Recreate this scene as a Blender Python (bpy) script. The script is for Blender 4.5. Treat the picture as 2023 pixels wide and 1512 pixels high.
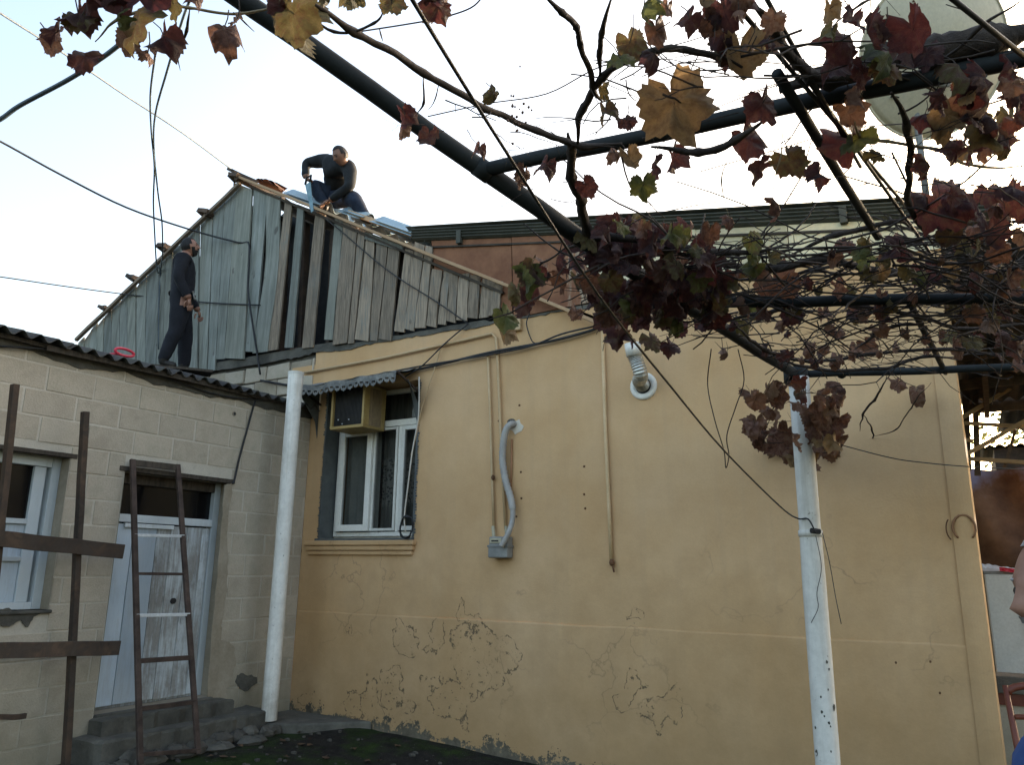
import bpy, bmesh, math, random
from mathutils import Vector, Matrix, Quaternion, noise

for o in list(bpy.data.objects): bpy.data.objects.remove(o)
S = bpy.context.scene
COL = S.collection
RNG = random.Random(7)

# ------------------------------------------------------------------ camera
PW, PH, FPX = 2023, 1512, 1529.4
PITCH, ROLL, YAW = math.radians(13.447), math.radians(.72), math.radians(30.63)
CAM = Vector((0, -6.84, 1.65))
FW = Vector((-math.sin(YAW)*math.cos(PITCH), math.cos(YAW)*math.cos(PITCH), math.sin(PITCH)))
_r = Vector((math.cos(YAW), math.sin(YAW), 0)); _u = _r.cross(FW)
RT = _r*math.cos(ROLL) + _u*math.sin(ROLL)
UP = -_r*math.sin(ROLL) + _u*math.cos(ROLL)
cd = bpy.data.cameras.new('camera'); co = bpy.data.objects.new('camera', cd); COL.objects.link(co)
m = Matrix((RT, UP, -FW)).transposed().to_4x4(); m.translation = CAM; co.matrix_world = m
cd.sensor_width = 36; cd.sensor_fit = 'HORIZONTAL'; cd.lens = FPX/PW*36; cd.clip_start = .05; cd.clip_end = 2000
S.camera = co

# ------------------------------------------------------------------ sky, sun, exposure
SUN_EL, SUN_AZ = math.radians(12.5), math.radians(17)      # behind the house
w = bpy.data.worlds.new('World'); S.world = w; w.use_nodes = True
nt = w.node_tree; nt.nodes.clear()
sk = nt.nodes.new('ShaderNodeTexSky'); sk.sky_type = 'NISHITA'; sk.sun_disc = False
sk.sun_elevation = SUN_EL; sk.sun_rotation = SUN_AZ
sk.air_density = 1.0; sk.dust_density = 5.0; sk.ozone_density = 0.3; sk.altitude = 0
bg = nt.nodes.new('ShaderNodeBackground'); bg.inputs[1].default_value = .15
ow = nt.nodes.new('ShaderNodeOutputWorld')
nt.links.new(sk.outputs[0], bg.inputs[0]); nt.links.new(bg.outputs[0], ow.inputs[0])
sl = bpy.data.lights.new('sun', 'SUN'); sl.energy = 2.0; sl.angle = math.radians(.6); sl.color = (1, .9, .78)
so = bpy.data.objects.new('sun', sl); COL.objects.link(so)
sd = Vector((math.sin(SUN_AZ)*math.cos(SUN_EL), math.cos(SUN_AZ)*math.cos(SUN_EL), math.sin(SUN_EL)))
so.rotation_euler = sd.to_track_quat('Z', 'Y').to_euler(); so.location = sd*40
vs = S.view_settings; vs.view_transform = 'Standard'; vs.look = 'None'; vs.gamma = 1; vs.use_curve_mapping = False
vs.exposure = 2.3
S.render.engine = 'CYCLES'

# ------------------------------------------------------------------ pixel -> place in the world
def ray(px, py): return FW + RT*((px-PW/2)/FPX) - UP*((py-PH/2)/FPX)
def PY(px, py, Y=0.): r = ray(px, py); return CAM + r*((Y-CAM.y)/r.y)
def PX(px, py, X): r = ray(px, py); return CAM + r*((X-CAM.x)/r.x)
def PZ(px, py, Z): r = ray(px, py); return CAM + r*((Z-CAM.z)/r.z)
def PD(px, py, d): return CAM + ray(px, py)*d
def V(*a): return Vector(a)

# ------------------------------------------------------------------ materials
MAT = {}
def lin(c): return tuple(c)+(1.,)
class NG:
    def __init__(s, name):
        s.m = bpy.data.materials.new(name); s.m.use_nodes = True; s.t = s.m.node_tree; s.t.nodes.clear()
        s.out = s.t.nodes.new('ShaderNodeOutputMaterial'); MAT[name] = s.m
        s.tc = s.t.nodes.new('ShaderNodeTexCoord')
    def n(s, ty, **kw):
        x = s.t.nodes.new(ty)
        for k, v in kw.items(): setattr(x, k, v)
        return x
    def l(s, a, b): s.t.links.new(a, b)
    def inp(s, sock, v):
        if hasattr(v, 'is_output'): s.l(v, sock)
        elif v is not None: sock.default_value = v
    def obj(s, scale=(1,1,1), rnd=0):
        mp = s.n('ShaderNodeMapping'); mp.inputs['Scale'].default_value = scale
        s.l(s.tc.outputs['Object'], mp.inputs[0])
        if rnd:
            oi = s.n('ShaderNodeObjectInfo'); mu = s.math('MULTIPLY', oi.outputs['Random'], rnd)
            s.l(mu, mp.inputs['Location'])
        return mp.outputs[0]
    def noise(s, v, scale, det=5, rough=.6, dist=0):
        x = s.n('ShaderNodeTexNoise'); s.l(v, x.inputs['Vector']); x.inputs['Scale'].default_value = scale
        x.inputs['Detail'].default_value = det; x.inputs['Roughness'].default_value = rough; x.inputs['Distortion'].default_value = dist
        return x.outputs['Fac']
    def math(s, op, a, b=None, c=None, clamp=False):
        x = s.n('ShaderNodeMath', operation=op, use_clamp=clamp)
        for i, v in enumerate((a, b, c)):
            if v is not None: s.inp(x.inputs[i], v)
        return x.outputs[0]
    def ramp(s, f, stops, interp='LINEAR'):
        x = s.n('ShaderNodeValToRGB'); x.color_ramp.interpolation = interp; e = x.color_ramp.elements
        while len(e) < len(stops): e.new(.5)
        for i, (p, c) in enumerate(stops):
            e[i].position = p; e[i].color = lin(c) if not isinstance(c, (int, float)) else (c, c, c, 1)
        s.l(f, x.inputs[0]); return x.outputs[0]
    def mix(s, f, a, b, mode='MIX'):
        x = s.n('ShaderNodeMix', data_type='RGBA', blend_type=mode)
        s.inp(x.inputs[0], f)
        for i, v in ((6, a), (7, b)):
            if isinstance(v, tuple): v = lin(v[:3])
            s.inp(x.inputs[i], v)
        return x.outputs[2]
    def sep(s):
        x = s.n('ShaderNodeSeparateXYZ'); s.l(s.tc.outputs['Object'], x.inputs[0]); return x.outputs
    def bump(s, h, strength=.3, dist=.01):
        x = s.n('ShaderNodeBump'); x.inputs['Strength'].default_value = strength; x.inputs['Distance'].default_value = dist
        s.l(h, x.inputs['Height']); return x.outputs[0]
    def bsdf(s, col, rough=.8, metal=0, nrm=None, spec=.5, trans=0):
        b = s.n('ShaderNodeBsdfPrincipled')
        s.inp(b.inputs['Base Color'], lin(col) if isinstance(col, tuple) else col)
        s.inp(b.inputs['Roughness'], rough); s.inp(b.inputs['Metallic'], metal)
        b.inputs['Specular IOR Level'].default_value = spec
        if nrm is not None: s.l(nrm, b.inputs['Normal'])
        s.l(b.outputs[0], s.out.inputs[0]); return b

def simple(name, c1, c2, scale=4, rough=.75, metal=0, bump=.25, sc=(1,1,1), fine=40, spec=.4, rnd=7.0, c3=None, p=(.35,.65), bd=.006, var=.26):
    g = NG(name); v = g.obj(sc, rnd)
    f = g.noise(v, scale, 6, .65)
    col = g.ramp(f, [(p[0], c1), (p[1], c2)] if c3 is None else [(p[0], c1), ((p[0]+p[1])/2, c2), (p[1], c3)])
    f2 = g.noise(v, fine, 4, .7)
    col = g.mix(.35, col, g.ramp(f2, [(.3, .55), (.7, 1.)]), 'MULTIPLY')
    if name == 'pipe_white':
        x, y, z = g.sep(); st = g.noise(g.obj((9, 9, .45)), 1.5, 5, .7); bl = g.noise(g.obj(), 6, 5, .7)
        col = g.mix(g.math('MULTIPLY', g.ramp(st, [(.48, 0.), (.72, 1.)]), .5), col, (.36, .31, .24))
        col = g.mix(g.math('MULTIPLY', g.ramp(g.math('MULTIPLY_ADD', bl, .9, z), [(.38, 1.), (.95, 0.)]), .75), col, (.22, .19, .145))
        col = g.mix(g.ramp(g.noise(g.obj(), 21, 4, .6), [(.68, 0.), (.72, .8)]), col, (.20, .17, .14))
    if name in ('limestone', 'mortar'):
        x, y, z = g.sep(); gn = g.noise(g.obj(), 2.4, 6, .7)
        lo = g.math('MULTIPLY_ADD', gn, 1.5, z)
        col = g.mix(g.math('MULTIPLY', g.ramp(lo, [(.55, 1.), (1., .35), ]), .55), col, (.20, .185, .12)) if False else g.mix(g.math('MULTIPLY', g.ramp(g.math('MULTIPLY', lo, .5), [(.36, 1.), (.86, 0.)]), .6), col, (.17, .155, .10))
        sp = g.ramp(g.noise(g.obj(), 5.5, 6, .75), [(.56, 0.), (.68, 1.)])
        col = g.mix(g.math('MULTIPLY', sp, .35), col, (.30, .265, .20))
    oi = g.n('ShaderNodeObjectInfo'); hv = g.n('ShaderNodeHueSaturation')
    g.l(g.math('MULTIPLY_ADD', oi.outputs['Random'], var, 1-var/2), hv.inputs['Value']); g.l(col, hv.inputs['Color'])
    g.bsdf(hv.outputs[0], rough, metal, g.bump(f2, bump, bd), spec)
    return g.m

# yellow render with flaking patches ---------------------------------------------------
def yellow_mat():
    g = NG('yellow_render'); v = g.obj()
    x, y, z = g.sep()
    big = g.noise(v, .7, 6, .6); mid = g.noise(v, 3.2, 6, .65); fine = g.noise(v, 55, 5, .7)
    col = g.ramp(big, [(.3, (.565, .345, .165)), (.5, (.625, .402, .212)), (.72, (.68, .455, .262))])
    col = g.mix(.20, col, g.ramp(mid, [(.3, (.62, .56, .5)), (.65, (1, 1, 1))]), 'MULTIPLY')
    col = g.mix(.18, col, g.ramp(fine, [(.3, .6), (.7, 1.)]), 'MULTIPLY')
    # washed-out rain streaks running down
    st = g.noise(g.obj((3.5, 1, .16)), 2.2, 5, .6)
    col = g.mix(g.math('MULTIPLY', g.ramp(st, [(.5, 0.), (.75, 1.)]), .14), col, (.34, .26, .17))
    # dirt at the base, with the shade on the lower wall painted in
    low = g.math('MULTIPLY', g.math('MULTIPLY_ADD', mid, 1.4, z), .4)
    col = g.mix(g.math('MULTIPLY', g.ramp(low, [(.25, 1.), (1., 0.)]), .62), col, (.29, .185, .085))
    # hairline cracks in the lower half
    vc = g.n('ShaderNodeTexVoronoi', feature='DISTANCE_TO_EDGE'); vc.inputs['Scale'].default_value = 1.15
    wv = g.n('ShaderNodeVectorMath', operation='ADD'); g.l(v, wv.inputs[0])
    nn = g.n('ShaderNodeTexNoise'); g.l(v, nn.inputs[0]); nn.inputs['Scale'].default_value = 2.6; nn.inputs['Detail'].default_value = 6
    g.l(nn.outputs['Color'], wv.inputs[1]); g.l(wv.outputs[0], vc.inputs['Vector'])
    ck = g.ramp(vc.outputs['Distance'], [(.004, 1.), (.014, 0.)])
    zone = g.math('MULTIPLY', g.ramp(g.noise(v, .9, 2, .5), [(.48, 0.), (.60, 1.)]), g.ramp(z, [(0., 0.)]+[(.55, .8)]))
    zone = g.math('MULTIPLY', zone, g.ramp(g.math('MULTIPLY', z, .25), [(.40, 1.), (.60, 0.)]))
    col = g.mix(g.math('MULTIPLY', g.math('MULTIPLY', ck, zone), .45), col, (.16, .11, .07))
    # flaked paint: patches at their own places on the wall
    wn2 = g.n('ShaderNodeTexNoise'); g.l(v, wn2.inputs[0]); wn2.inputs['Scale'].default_value = 2.7; wn2.inputs['Detail'].default_value = 4
    wsub = g.n('ShaderNodeVectorMath', operation='MULTIPLY_ADD'); g.l(wn2.outputs['Color'], wsub.inputs[0]); wsub.inputs[1].default_value = (.75, 0, .75)
    woff = g.n('ShaderNodeVectorMath', operation='ADD'); g.l(v, woff.inputs[0]); woff.inputs[1].default_value = (-.375, 0, -.375)
    g.l(woff.outputs[0], wsub.inputs[2]); warp = wsub.outputs[0]
    blob = None
    for px, py, r in [(806,1254,.20),(860,1264,.22),(945,1290,.36),(940,1345,.30),(1003,1305,.25),(880,1372,.28),(775,1352,.26),
                      (905,1385,.30),(1241,1363,.16),(1322,1405,.24),(1255,1240,.1),(610,1382,.16),(735,1405,.26),(690,1395,.22),(790,1420,.25),(690,1237,.1),(930,1215,.12)]:
        p = PY(px, py)
        d = g.n('ShaderNodeVectorMath', operation='DISTANCE'); g.l(warp, d.inputs[0]); d.inputs[1].default_value = (p.x, 0, p.z)
        b = g.math('SUBTRACT', 1., g.math('DIVIDE', d.outputs['Value'], r), clamp=True)
        blob = b if blob is None else g.math('MAXIMUM', blob, b)
    edge = g.math('ADD', blob, g.math('MULTIPLY_ADD', g.noise(v, 7, 5, .7), .9, -.45))
    ring = g.ramp(g.math('ABSOLUTE', g.math('SUBTRACT', edge, .30)), [(.022, 1.), (.05, 0.)])
    spk = g.ramp(g.noise(v, 16, 5, .75), [(.585, 0.), (.63, 1.)])
    spk = g.math('MULTIPLY', spk, g.ramp(edge, [(.25, 0.), (.40, 1.)]))
    brk = g.ramp(g.noise(v, 11, 4, .6), [(.44, 0.), (.51, 1.)])
    peel = g.math('MAXIMUM', g.math('MULTIPLY', ring, brk), spk)
    peel = g.math('MULTIPLY', peel, g.ramp(blob, [(.0, 0.), (.06, 1.)]))
    # bare cement along the foot
    gl = g.math('MULTIPLY_ADD', x, .045, z)             # the ground falls to the right
    ft = g.math('ADD', gl, g.math('MULTIPLY_ADD', g.noise(v, 3.0, 7, .8), .95, -.49))
    foot = g.ramp(ft, [(-.30+.30, 1.), (.02, 0.)]) if False else g.math('LESS_THAN', ft, -.235)
    cem = g.ramp(g.noise(v, 6, 5, .7), [(.3, (.075, .062, .045)), (.7, (.19, .165, .12))])
    col = g.mix(g.math('MULTIPLY', peel, .85), col, (.105, .078, .05))
    col = g.mix(foot, col, cem)
    h = g.math('MULTIPLY_ADD', fine, .25, g.math('MULTIPLY_ADD', mid, 1.2, g.math('MULTIPLY', g.math('MAXIMUM', peel, foot), -1.0)))
    g.bsdf(col, .85, 0, g.bump(h, .35, .012), .25)
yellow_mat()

def wood_mat(name, paint, wear, bare, sc=(14,14,1.2), wearpos=(.45,.6)):
    g = NG(name); v = g.obj((1,1,1), 11.0); vs_ = g.obj(sc, 11.0)
    gr = g.noise(vs_, 2.2, 8, .7, .6)
    pn = g.ramp(g.noise(v, 2.3, 5, .6), [(.3, paint[0]), (.7, paint[1])])
    bare_c = g.ramp(gr, [(.25, bare[0]), (.6, bare[1])])
    wn = g.math('MULTIPLY_ADD', gr, .55, g.math('MULTIPLY', g.noise(v, 1.6, 6, .7), .5))
    if name == 'plank_painted':
        o2 = g.n('ShaderNodeObjectInfo'); t2 = g.math('FRACT', g.math('MULTIPLY', o2.outputs['Random'], 7.31))
        pn = g.mix(g.math('MULTIPLY', t2, .75), pn, (.27, .265, .215)); st = g.noise(g.obj((9, 9, .5), 5.), 1.6, 5, .7)
        pn = g.mix(g.ramp(st, [(.42, 0.), (.66, .75)]), pn, (.10, .108, .088))
    f = g.ramp(wn, [(wearpos[0], 0.), (wearpos[1], 1.)])
    f = g.math('MULTIPLY', f, wear)
    col = g.mix(f, pn, bare_c)
    kn = g.ramp(g.noise(g.obj((1,1,.5), 5.0), 7, 3, .5), [(.70, 0.), (.76, 1.)])
    col = g.mix(g.math('MULTIPLY', kn, .6), col, (.05, .04, .035))
    oi = g.n('ShaderNodeObjectInfo'); hv = g.n('ShaderNodeHueSaturation')
    g.l(g.math('MULTIPLY_ADD', oi.outputs['Random'], .45, .76), hv.inputs['Value']); g.l(col, hv.inputs['Color'])
    g.bsdf(hv.outputs[0], .85, 0, g.bump(gr, .6, .008), .25)

wood_mat('plank_painted', ((.205,.225,.212),(.30,.315,.290)), .9, ((.10,.10,.085),(.20,.20,.17)), wearpos=(.50,.70))
wood_mat('plank_bare', ((.22,.25,.23),(.27,.28,.26)), 1., ((.045,.037,.030),(.345,.275,.205)), sc=(22,22,1.3), wearpos=(.30,.5))
wood_mat('door_paint_blue', ((.42,.50,.58),(.52,.58,.63)), .45, ((.16,.15,.14),(.34,.33,.32)), wearpos=(.52,.66))
wood_mat('door_paint_worn', ((.46,.50,.53),(.55,.58,.58)), 1., ((.075,.068,.06),(.30,.29,.27)), wearpos=(.46,.58))
wood_mat('white_trim', ((.52,.57,.60),(.64,.67,.67)), .5, ((.18,.16,.14),(.36,.34,.3)), wearpos=(.55,.7))
wood_mat('lath_fresh', ((.42,.27,.16),(.52,.35,.21)), .5, ((.30,.18,.10),(.46,.30,.17)))
wood_mat('lath_grey', ((.28,.21,.16),(.36,.28,.21)), .7, ((.14,.10,.075),(.28,.21,.15)))
wood_mat('brown_timber', ((.075,.050,.036),(.13,.085,.058)), 1., ((.014,.012,.011),(.075,.056,.044)), sc=(5,3,3), wearpos=(.47,.56))
simple('window_white', (.70,.67,.60), (.82,.79,.72), 3, .45, bump=.1)
simple('limestone', (.455,.388,.30), (.525,.452,.355), 3.0, .9, bump=.5, fine=70, c3=(.45,.395,.305), bd=.01, var=.12)
simple('mortar', (.54,.485,.40), (.62,.56,.465), 5, .95, bump=.5, fine=60)
simple('grey_cement', (.070,.066,.056), (.14,.13,.108), 4, .95, bump=.6, fine=35, bd=.015)
simple('reveal_cement', (.30,.25,.18), (.40,.34,.26), 4, .95, bump=.5, fine=35)
simple('dark_slate', (.030,.030,.034), (.075,.072,.072), 5, .85, bump=.6, fine=30, c3=(.05,.055,.045))
simple('blue_slate', (.30,.40,.46), (.40,.50,.55), 2, .7, bump=.2)
simple('rake_metal', (.060,.062,.048), (.10,.10,.078), 2.5, .75, metal=.0, bump=.2)
simple('cream_panel', (.66,.58,.37), (.74,.66,.45), 1.6, .7, bump=.15)
simple('pipe_white', (.70,.67,.61), (.82,.79,.73), 2.2, .6, bump=.25, fine=18, c3=(.76,.73,.67))
simple('pergola_paint', (.005,.007,.008), (.014,.018,.019), 5, .8, metal=.0, bump=.3)
simple('rust_brown_steel', (.046,.032,.027), (.110,.076,.062), 7, .7, metal=.3, bump=.4)
simple('rung_white', (.55,.56,.56), (.68,.69,.69), 5, .6)
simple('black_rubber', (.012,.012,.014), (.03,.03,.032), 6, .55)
simple('cable_blue', (.05,.07,.09), (.09,.12,.14), 6, .5)
simple('white_wire', (.5,.46,.40), (.6,.55,.48), 6, .5)
simple('awning_metal', (.11,.115,.115), (.19,.19,.18), 7, .75, metal=0, bump=.7, fine=26, c3=(.29,.28,.26))
simple('lining_blue', (.085,.092,.092), (.135,.145,.14), 4, .55, bump=.2)
simple('ac_yellow', (.34,.225,.075), (.44,.31,.12), 5, .55)
simple('ac_dark', (.015,.014,.013), (.04,.035,.03), 9, .6)
simple('ac_louver', (.20,.13,.06), (.30,.20,.09), 7, .6)
simple('alu_duct', (.42,.40,.35), (.58,.56,.50), 9, .4, metal=.7, bump=.4)
simple('pipe_cream', (.58,.40,.21), (.66,.47,.27), 4, .6, bump=.15)
simple('pipe_brown', (.26,.12,.05), (.34,.17,.08), 5, .6)
simple('meter_grey', (.19,.19,.18), (.27,.27,.255), 6, .5)
simple('meter_cream', (.42,.38,.26), (.52,.47,.34), 8, .5)
simple('hose_grey', (.33,.31,.285), (.45,.425,.39), 6, .5)
simple('rust_iron', (.10,.05,.025), (.20,.10,.05), 9, .8, metal=.4)
simple('bark', (.022,.016,.014), (.065,.048,.038), 14, .95, bump=.9, fine=50, sc=(1,1,1), bd=.01)
simple('cane_bark', (.026,.019,.016), (.07,.052,.042), 12, .9, bump=.6, fine=60)
simple('cane_pale', (.20,.15,.09), (.30,.24,.15), 12, .8, bump=.3)
simple('twig', (.025,.018,.016), (.075,.055,.044), 12, .9)
simple('shirt_navy', (.006,.007,.011), (.012,.013,.019), 9, .9, bump=.4)
simple('sweater_dark', (.009,.011,.013), (.022,.025,.028), 9, .9, bump=.4)
simple('jeans', (.009,.015,.034), (.030,.046,.08), 8, .9, bump=.4)
simple('trouser_navy', (.005,.006,.010), (.011,.012,.018), 8, .9, bump=.4)
simple('skin', (.25,.125,.085), (.33,.175,.12), 9, .55, bump=.1, rnd=0)
simple('hair_black', (.006,.005,.005), (.016,.013,.012), 30, .7, bump=.9, fine=90)
simple('hair_grey', (.25,.24,.23), (.40,.39,.38), 30, .8, bump=.9, fine=90)
simple('shirt_blue', (.012,.035,.13), (.03,.07,.20), 7, .8, bump=.3)
simple('shoe', (.012,.011,.010), (.03,.026,.022), 9, .6)
simple('saw_steel', (.10,.17,.19), (.17,.25,.27), 9, .4, metal=.5)
simple('red_plastic', (.55,.03,.06), (.66,.06,.10), 5, .4)
simple('dish_cream', (.74,.67,.50), (.80,.73,.57), 3, .55, bump=.15)
simple('fridge_white', (.55,.57,.55), (.64,.66,.64), 2, .4, bump=.05)
simple('plastic_bag', (.42,.42,.44), (.58,.58,.6), 9, .3)
simple('chair_wood', (.10,.022,.012), (.17,.045,.022), 6, .5)
simple('roof_clay', (.13,.06,.045), (.20,.10,.075), 9, .9)
simple('shed_timber', (.045,.036,.028), (.095,.075,.057), 6, .9, sc=(1,6,1))
simple('shed_pale_timber', (.34,.26,.15), (.44,.34,.21), 6, .85)
simple('curtain', (.26,.28,.25), (.36,.37,.33), 4, .9, bump=.3)
simple('step_stone', (.055,.050,.042), (.12,.108,.09), 5, .95, bump=.8, fine=22, bd=.02)
simple('leaf_litter', (.045,.026,.016), (.12,.07,.036), 9, .9)

def rust_sheet():
    g = NG('rust_sheet'); v = g.obj(); vz = g.obj((4.5,1,.7))
    a = g.noise(vz, 2.0, 7, .7); b = g.noise(v, 2.2, 6, .7); c = g.noise(v, 16, 4, .75)
    rust = g.ramp(b, [(.3, (.16,.065,.035)), (.7, (.33,.16,.085))])
    pale = g.ramp(c, [(.35, (.33,.265,.19)), (.65, (.46,.39,.29))])
    x, y, z = g.sep()
    f = g.math('ADD', g.math('MULTIPLY', a, .8), g.ramp(g.math('MULTIPLY_ADD', x, .25, 1.08), [(.2, 0.), (.42, .42)]))
    col = g.mix(g.ramp(f, [(.50, 0.), (.60, 1.)]), rust, pale)
    g.bsdf(col, .8, .1, g.bump(c, .4, .006), .3)
rust_sheet()

def glass_mat():
    g = NG('window_glass'); v = g.obj()
    n = g.noise(v, 3, 3, .5)
    b = g.bsdf((.012,.014,.014), .06, 0, g.bump(n, .05, .02), .6)
    tr = g.n('ShaderNodeBsdfTransparent'); mx = g.n('ShaderNodeMixShader'); mx.inputs[0].default_value = .45
    g.l(tr.outputs[0], mx.inputs[1]); g.l(b.outputs[0], mx.inputs[2]); g.l(mx.outputs[0], g.out.inputs[0])
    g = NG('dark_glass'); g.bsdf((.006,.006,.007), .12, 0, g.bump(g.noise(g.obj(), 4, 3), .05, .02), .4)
glass_mat()
def lace_mat():
    g = NG('lace_curtain'); v = g.obj()
    x, y, z = g.sep()
    w_ = g.n('ShaderNodeTexVoronoi'); w_.inputs['Scale'].default_value = 26; g.l(v, w_.inputs['Vector'])
    dark = g.ramp(w_.outputs['Distance'], [(.25, (.05,.05,.045)), (.5, (.22,.22,.19))])
    f = g.noise(g.obj((8,1,.6)), 3, 4)
    pale = g.ramp(f, [(.3, (.07,.07,.06)), (.7, (.20,.20,.17))])
    band = g.ramp(g.math('ABSOLUTE', g.math('SUBTRACT', z, 2.62)), [(.26, 1.), (.30, 0.)])
    g.bsdf(g.mix(band, pale, dark), .9, 0, None, .2)
lace_mat()

def ground_mat():
    g = NG('yard_ground'); v = g.obj()
    a = g.noise(v, 1.3, 6, .7); b = g.noise(v, 9, 6, .7); c = g.noise(v, 60, 4, .7)
    soil = g.ramp(b, [(.3, (.010,.009,.008)), (.7, (.030,.026,.022))])
    moss = g.ramp(b, [(.3, (.010,.019,.004)), (.7, (.030,.050,.010))])
    col = g.mix(g.ramp(a, [(.44, 0.), (.57, 1.)]), soil, moss)
    pb = g.ramp(g.noise(v, 38, 2, .5), [(.68, 0.), (.72, 1.)])
    col = g.mix(g.math('MULTIPLY', pb, .6), col, (.11, .10, .09))
    h = g.math('MULTIPLY_ADD', c, .4, b)
    g.bsdf(col, .95, 0, g.bump(h, .9, .03), .2)
ground_mat()

def tarp_mat():
    g = NG('tarp'); v = g.obj(); x, y, z = g.sep()
    a = g.noise(v, 1.6, 5, .6)
    br = g.ramp(a, [(.35, (.065,.03,.018)), (.65, (.22,.12,.07))])
    bl = g.ramp(a, [(.35, (.10,.10,.17)), (.65, (.19,.18,.28))])
    f = g.math('MULTIPLY_ADD', a, 1.2, z)
    g.bsdf(g.mix(g.ramp(g.math('MULTIPLY', f, .2), [(.655, 0.), (.69, 1.)]), br, bl), .7, 0, g.bump(a, .5, .05), .3)
tarp_mat()

def leaf_mat(name, cols, tcol):
    g = NG(name); v = g.obj((1,1,1), 0)
    oi = g.n('ShaderNodeObjectInfo'); r = oi.outputs['Random']
    of = g.n('ShaderNodeVectorMath', operation='ADD'); g.l(v, of.inputs[0])
    cb = g.n('ShaderNodeCombineXYZ')
    for i in range(3): g.l(g.math('MULTIPLY', r, 13.+i*7), cb.inputs[i])
    g.l(cb.outputs[0], of.inputs[1])
    f = g.noise(of.outputs[0], 3.4, 5, .65)
    f = g.math('ADD', f, g.math('MULTIPLY_ADD', r, .22, -.11))
    col = g.ramp(f, [(.28, cols[0]), (.42, cols[1]), (.55, cols[2]), (.70, cols[3])])
    # veins: five rays from the stalk
    sx = g.n('ShaderNodeSeparateXYZ'); g.l(v, sx.inputs[0])
    at = g.math('ARCTAN2', sx.outputs[0], g.math('MULTIPLY_ADD', sx.outputs[1], -1., .0))
    wv = g.math('ABSOLUTE', g.math('SINE', g.math('MULTIPLY', at, 3.2)))
    rr = g.n('ShaderNodeVectorMath', operation='LENGTH'); g.l(v, rr.inputs[0])
    vein = g.math('LESS_THAN', g.math('MULTIPLY', wv, rr.outputs['Value']), .018)
    col = g.mix(g.math('MULTIPLY', vein, .5), col, cols[3])
    fine = g.noise(v, 22, 4, .7)
    d = g.n('ShaderNodeBsdfPrincipled'); g.l(col, d.inputs['Base Color']); d.inputs['Roughness'].default_value = .6
    d.inputs['Specular IOR Level'].default_value = .28
    g.l(g.bump(fine, .5, .05), d.inputs['Normal'])
    t = g.n('ShaderNodeBsdfTranslucent'); g.l(g.mix(.5, col, tcol), t.inputs[0])
    mx = g.n('ShaderNodeMixShader'); mx.inputs[0].default_value = .30
    g.l(d.outputs[0], mx.inputs[1]); g.l(t.outputs[0], mx.inputs[2]); g.l(mx.outputs[0], g.out.inputs[0])
leaf_mat('leaf_purple', ((.016,.008,.010),(.034,.015,.018),(.062,.029,.026),(.095,.055,.038)), (.14,.045,.035))
leaf_mat('leaf_red', ((.028,.011,.013),(.062,.020,.021),(.092,.038,.030),(.12,.078,.038)), (.16,.042,.035))
leaf_mat('leaf_green', ((.035,.036,.015),(.070,.078,.022),(.105,.11,.036),(.09,.055,.028)), (.17,.17,.045))
leaf_mat('leaf_ochre', ((.13,.072,.032),(.21,.128,.055),(.27,.175,.082),(.15,.088,.045)), (.30,.175,.075))
leaf_mat('leaf_brown', ((.050,.022,.015),(.11,.049,.032),(.17,.086,.055),(.22,.135,.088)), (.14,.07,.04))
leaf_mat('leaf_mixed', ((.045,.020,.014),(.088,.044,.024),(.095,.080,.030),(.14,.108,.05)), (.14,.095,.035))
# ------------------------------------------------------------------ mesh helpers
def tag(o, label=None, cat=None, group=None, kind=None):
    if label: o['label'] = label
    if cat: o['category'] = cat
    if group: o['group'] = group
    if kind: o['kind'] = kind
    return o
def put(o, parent=None):
    COL.objects.link(o)
    if parent is not None:
        o.parent = parent
        p = parent; off = Vector()
        while p is not None: off += p.location; p = p.parent
        o.matrix_parent_inverse = Matrix.Translation(-off) if parent.type == 'EMPTY' and parent.rotation_euler.z == 0 else Matrix()
    return o
def thing(name, loc, label, cat, group=None):
    o = bpy.data.objects.new(name, None); o.location = loc; o.empty_display_size = .1
    COL.objects.link(o); return tag(o, label, cat, group)

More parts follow.
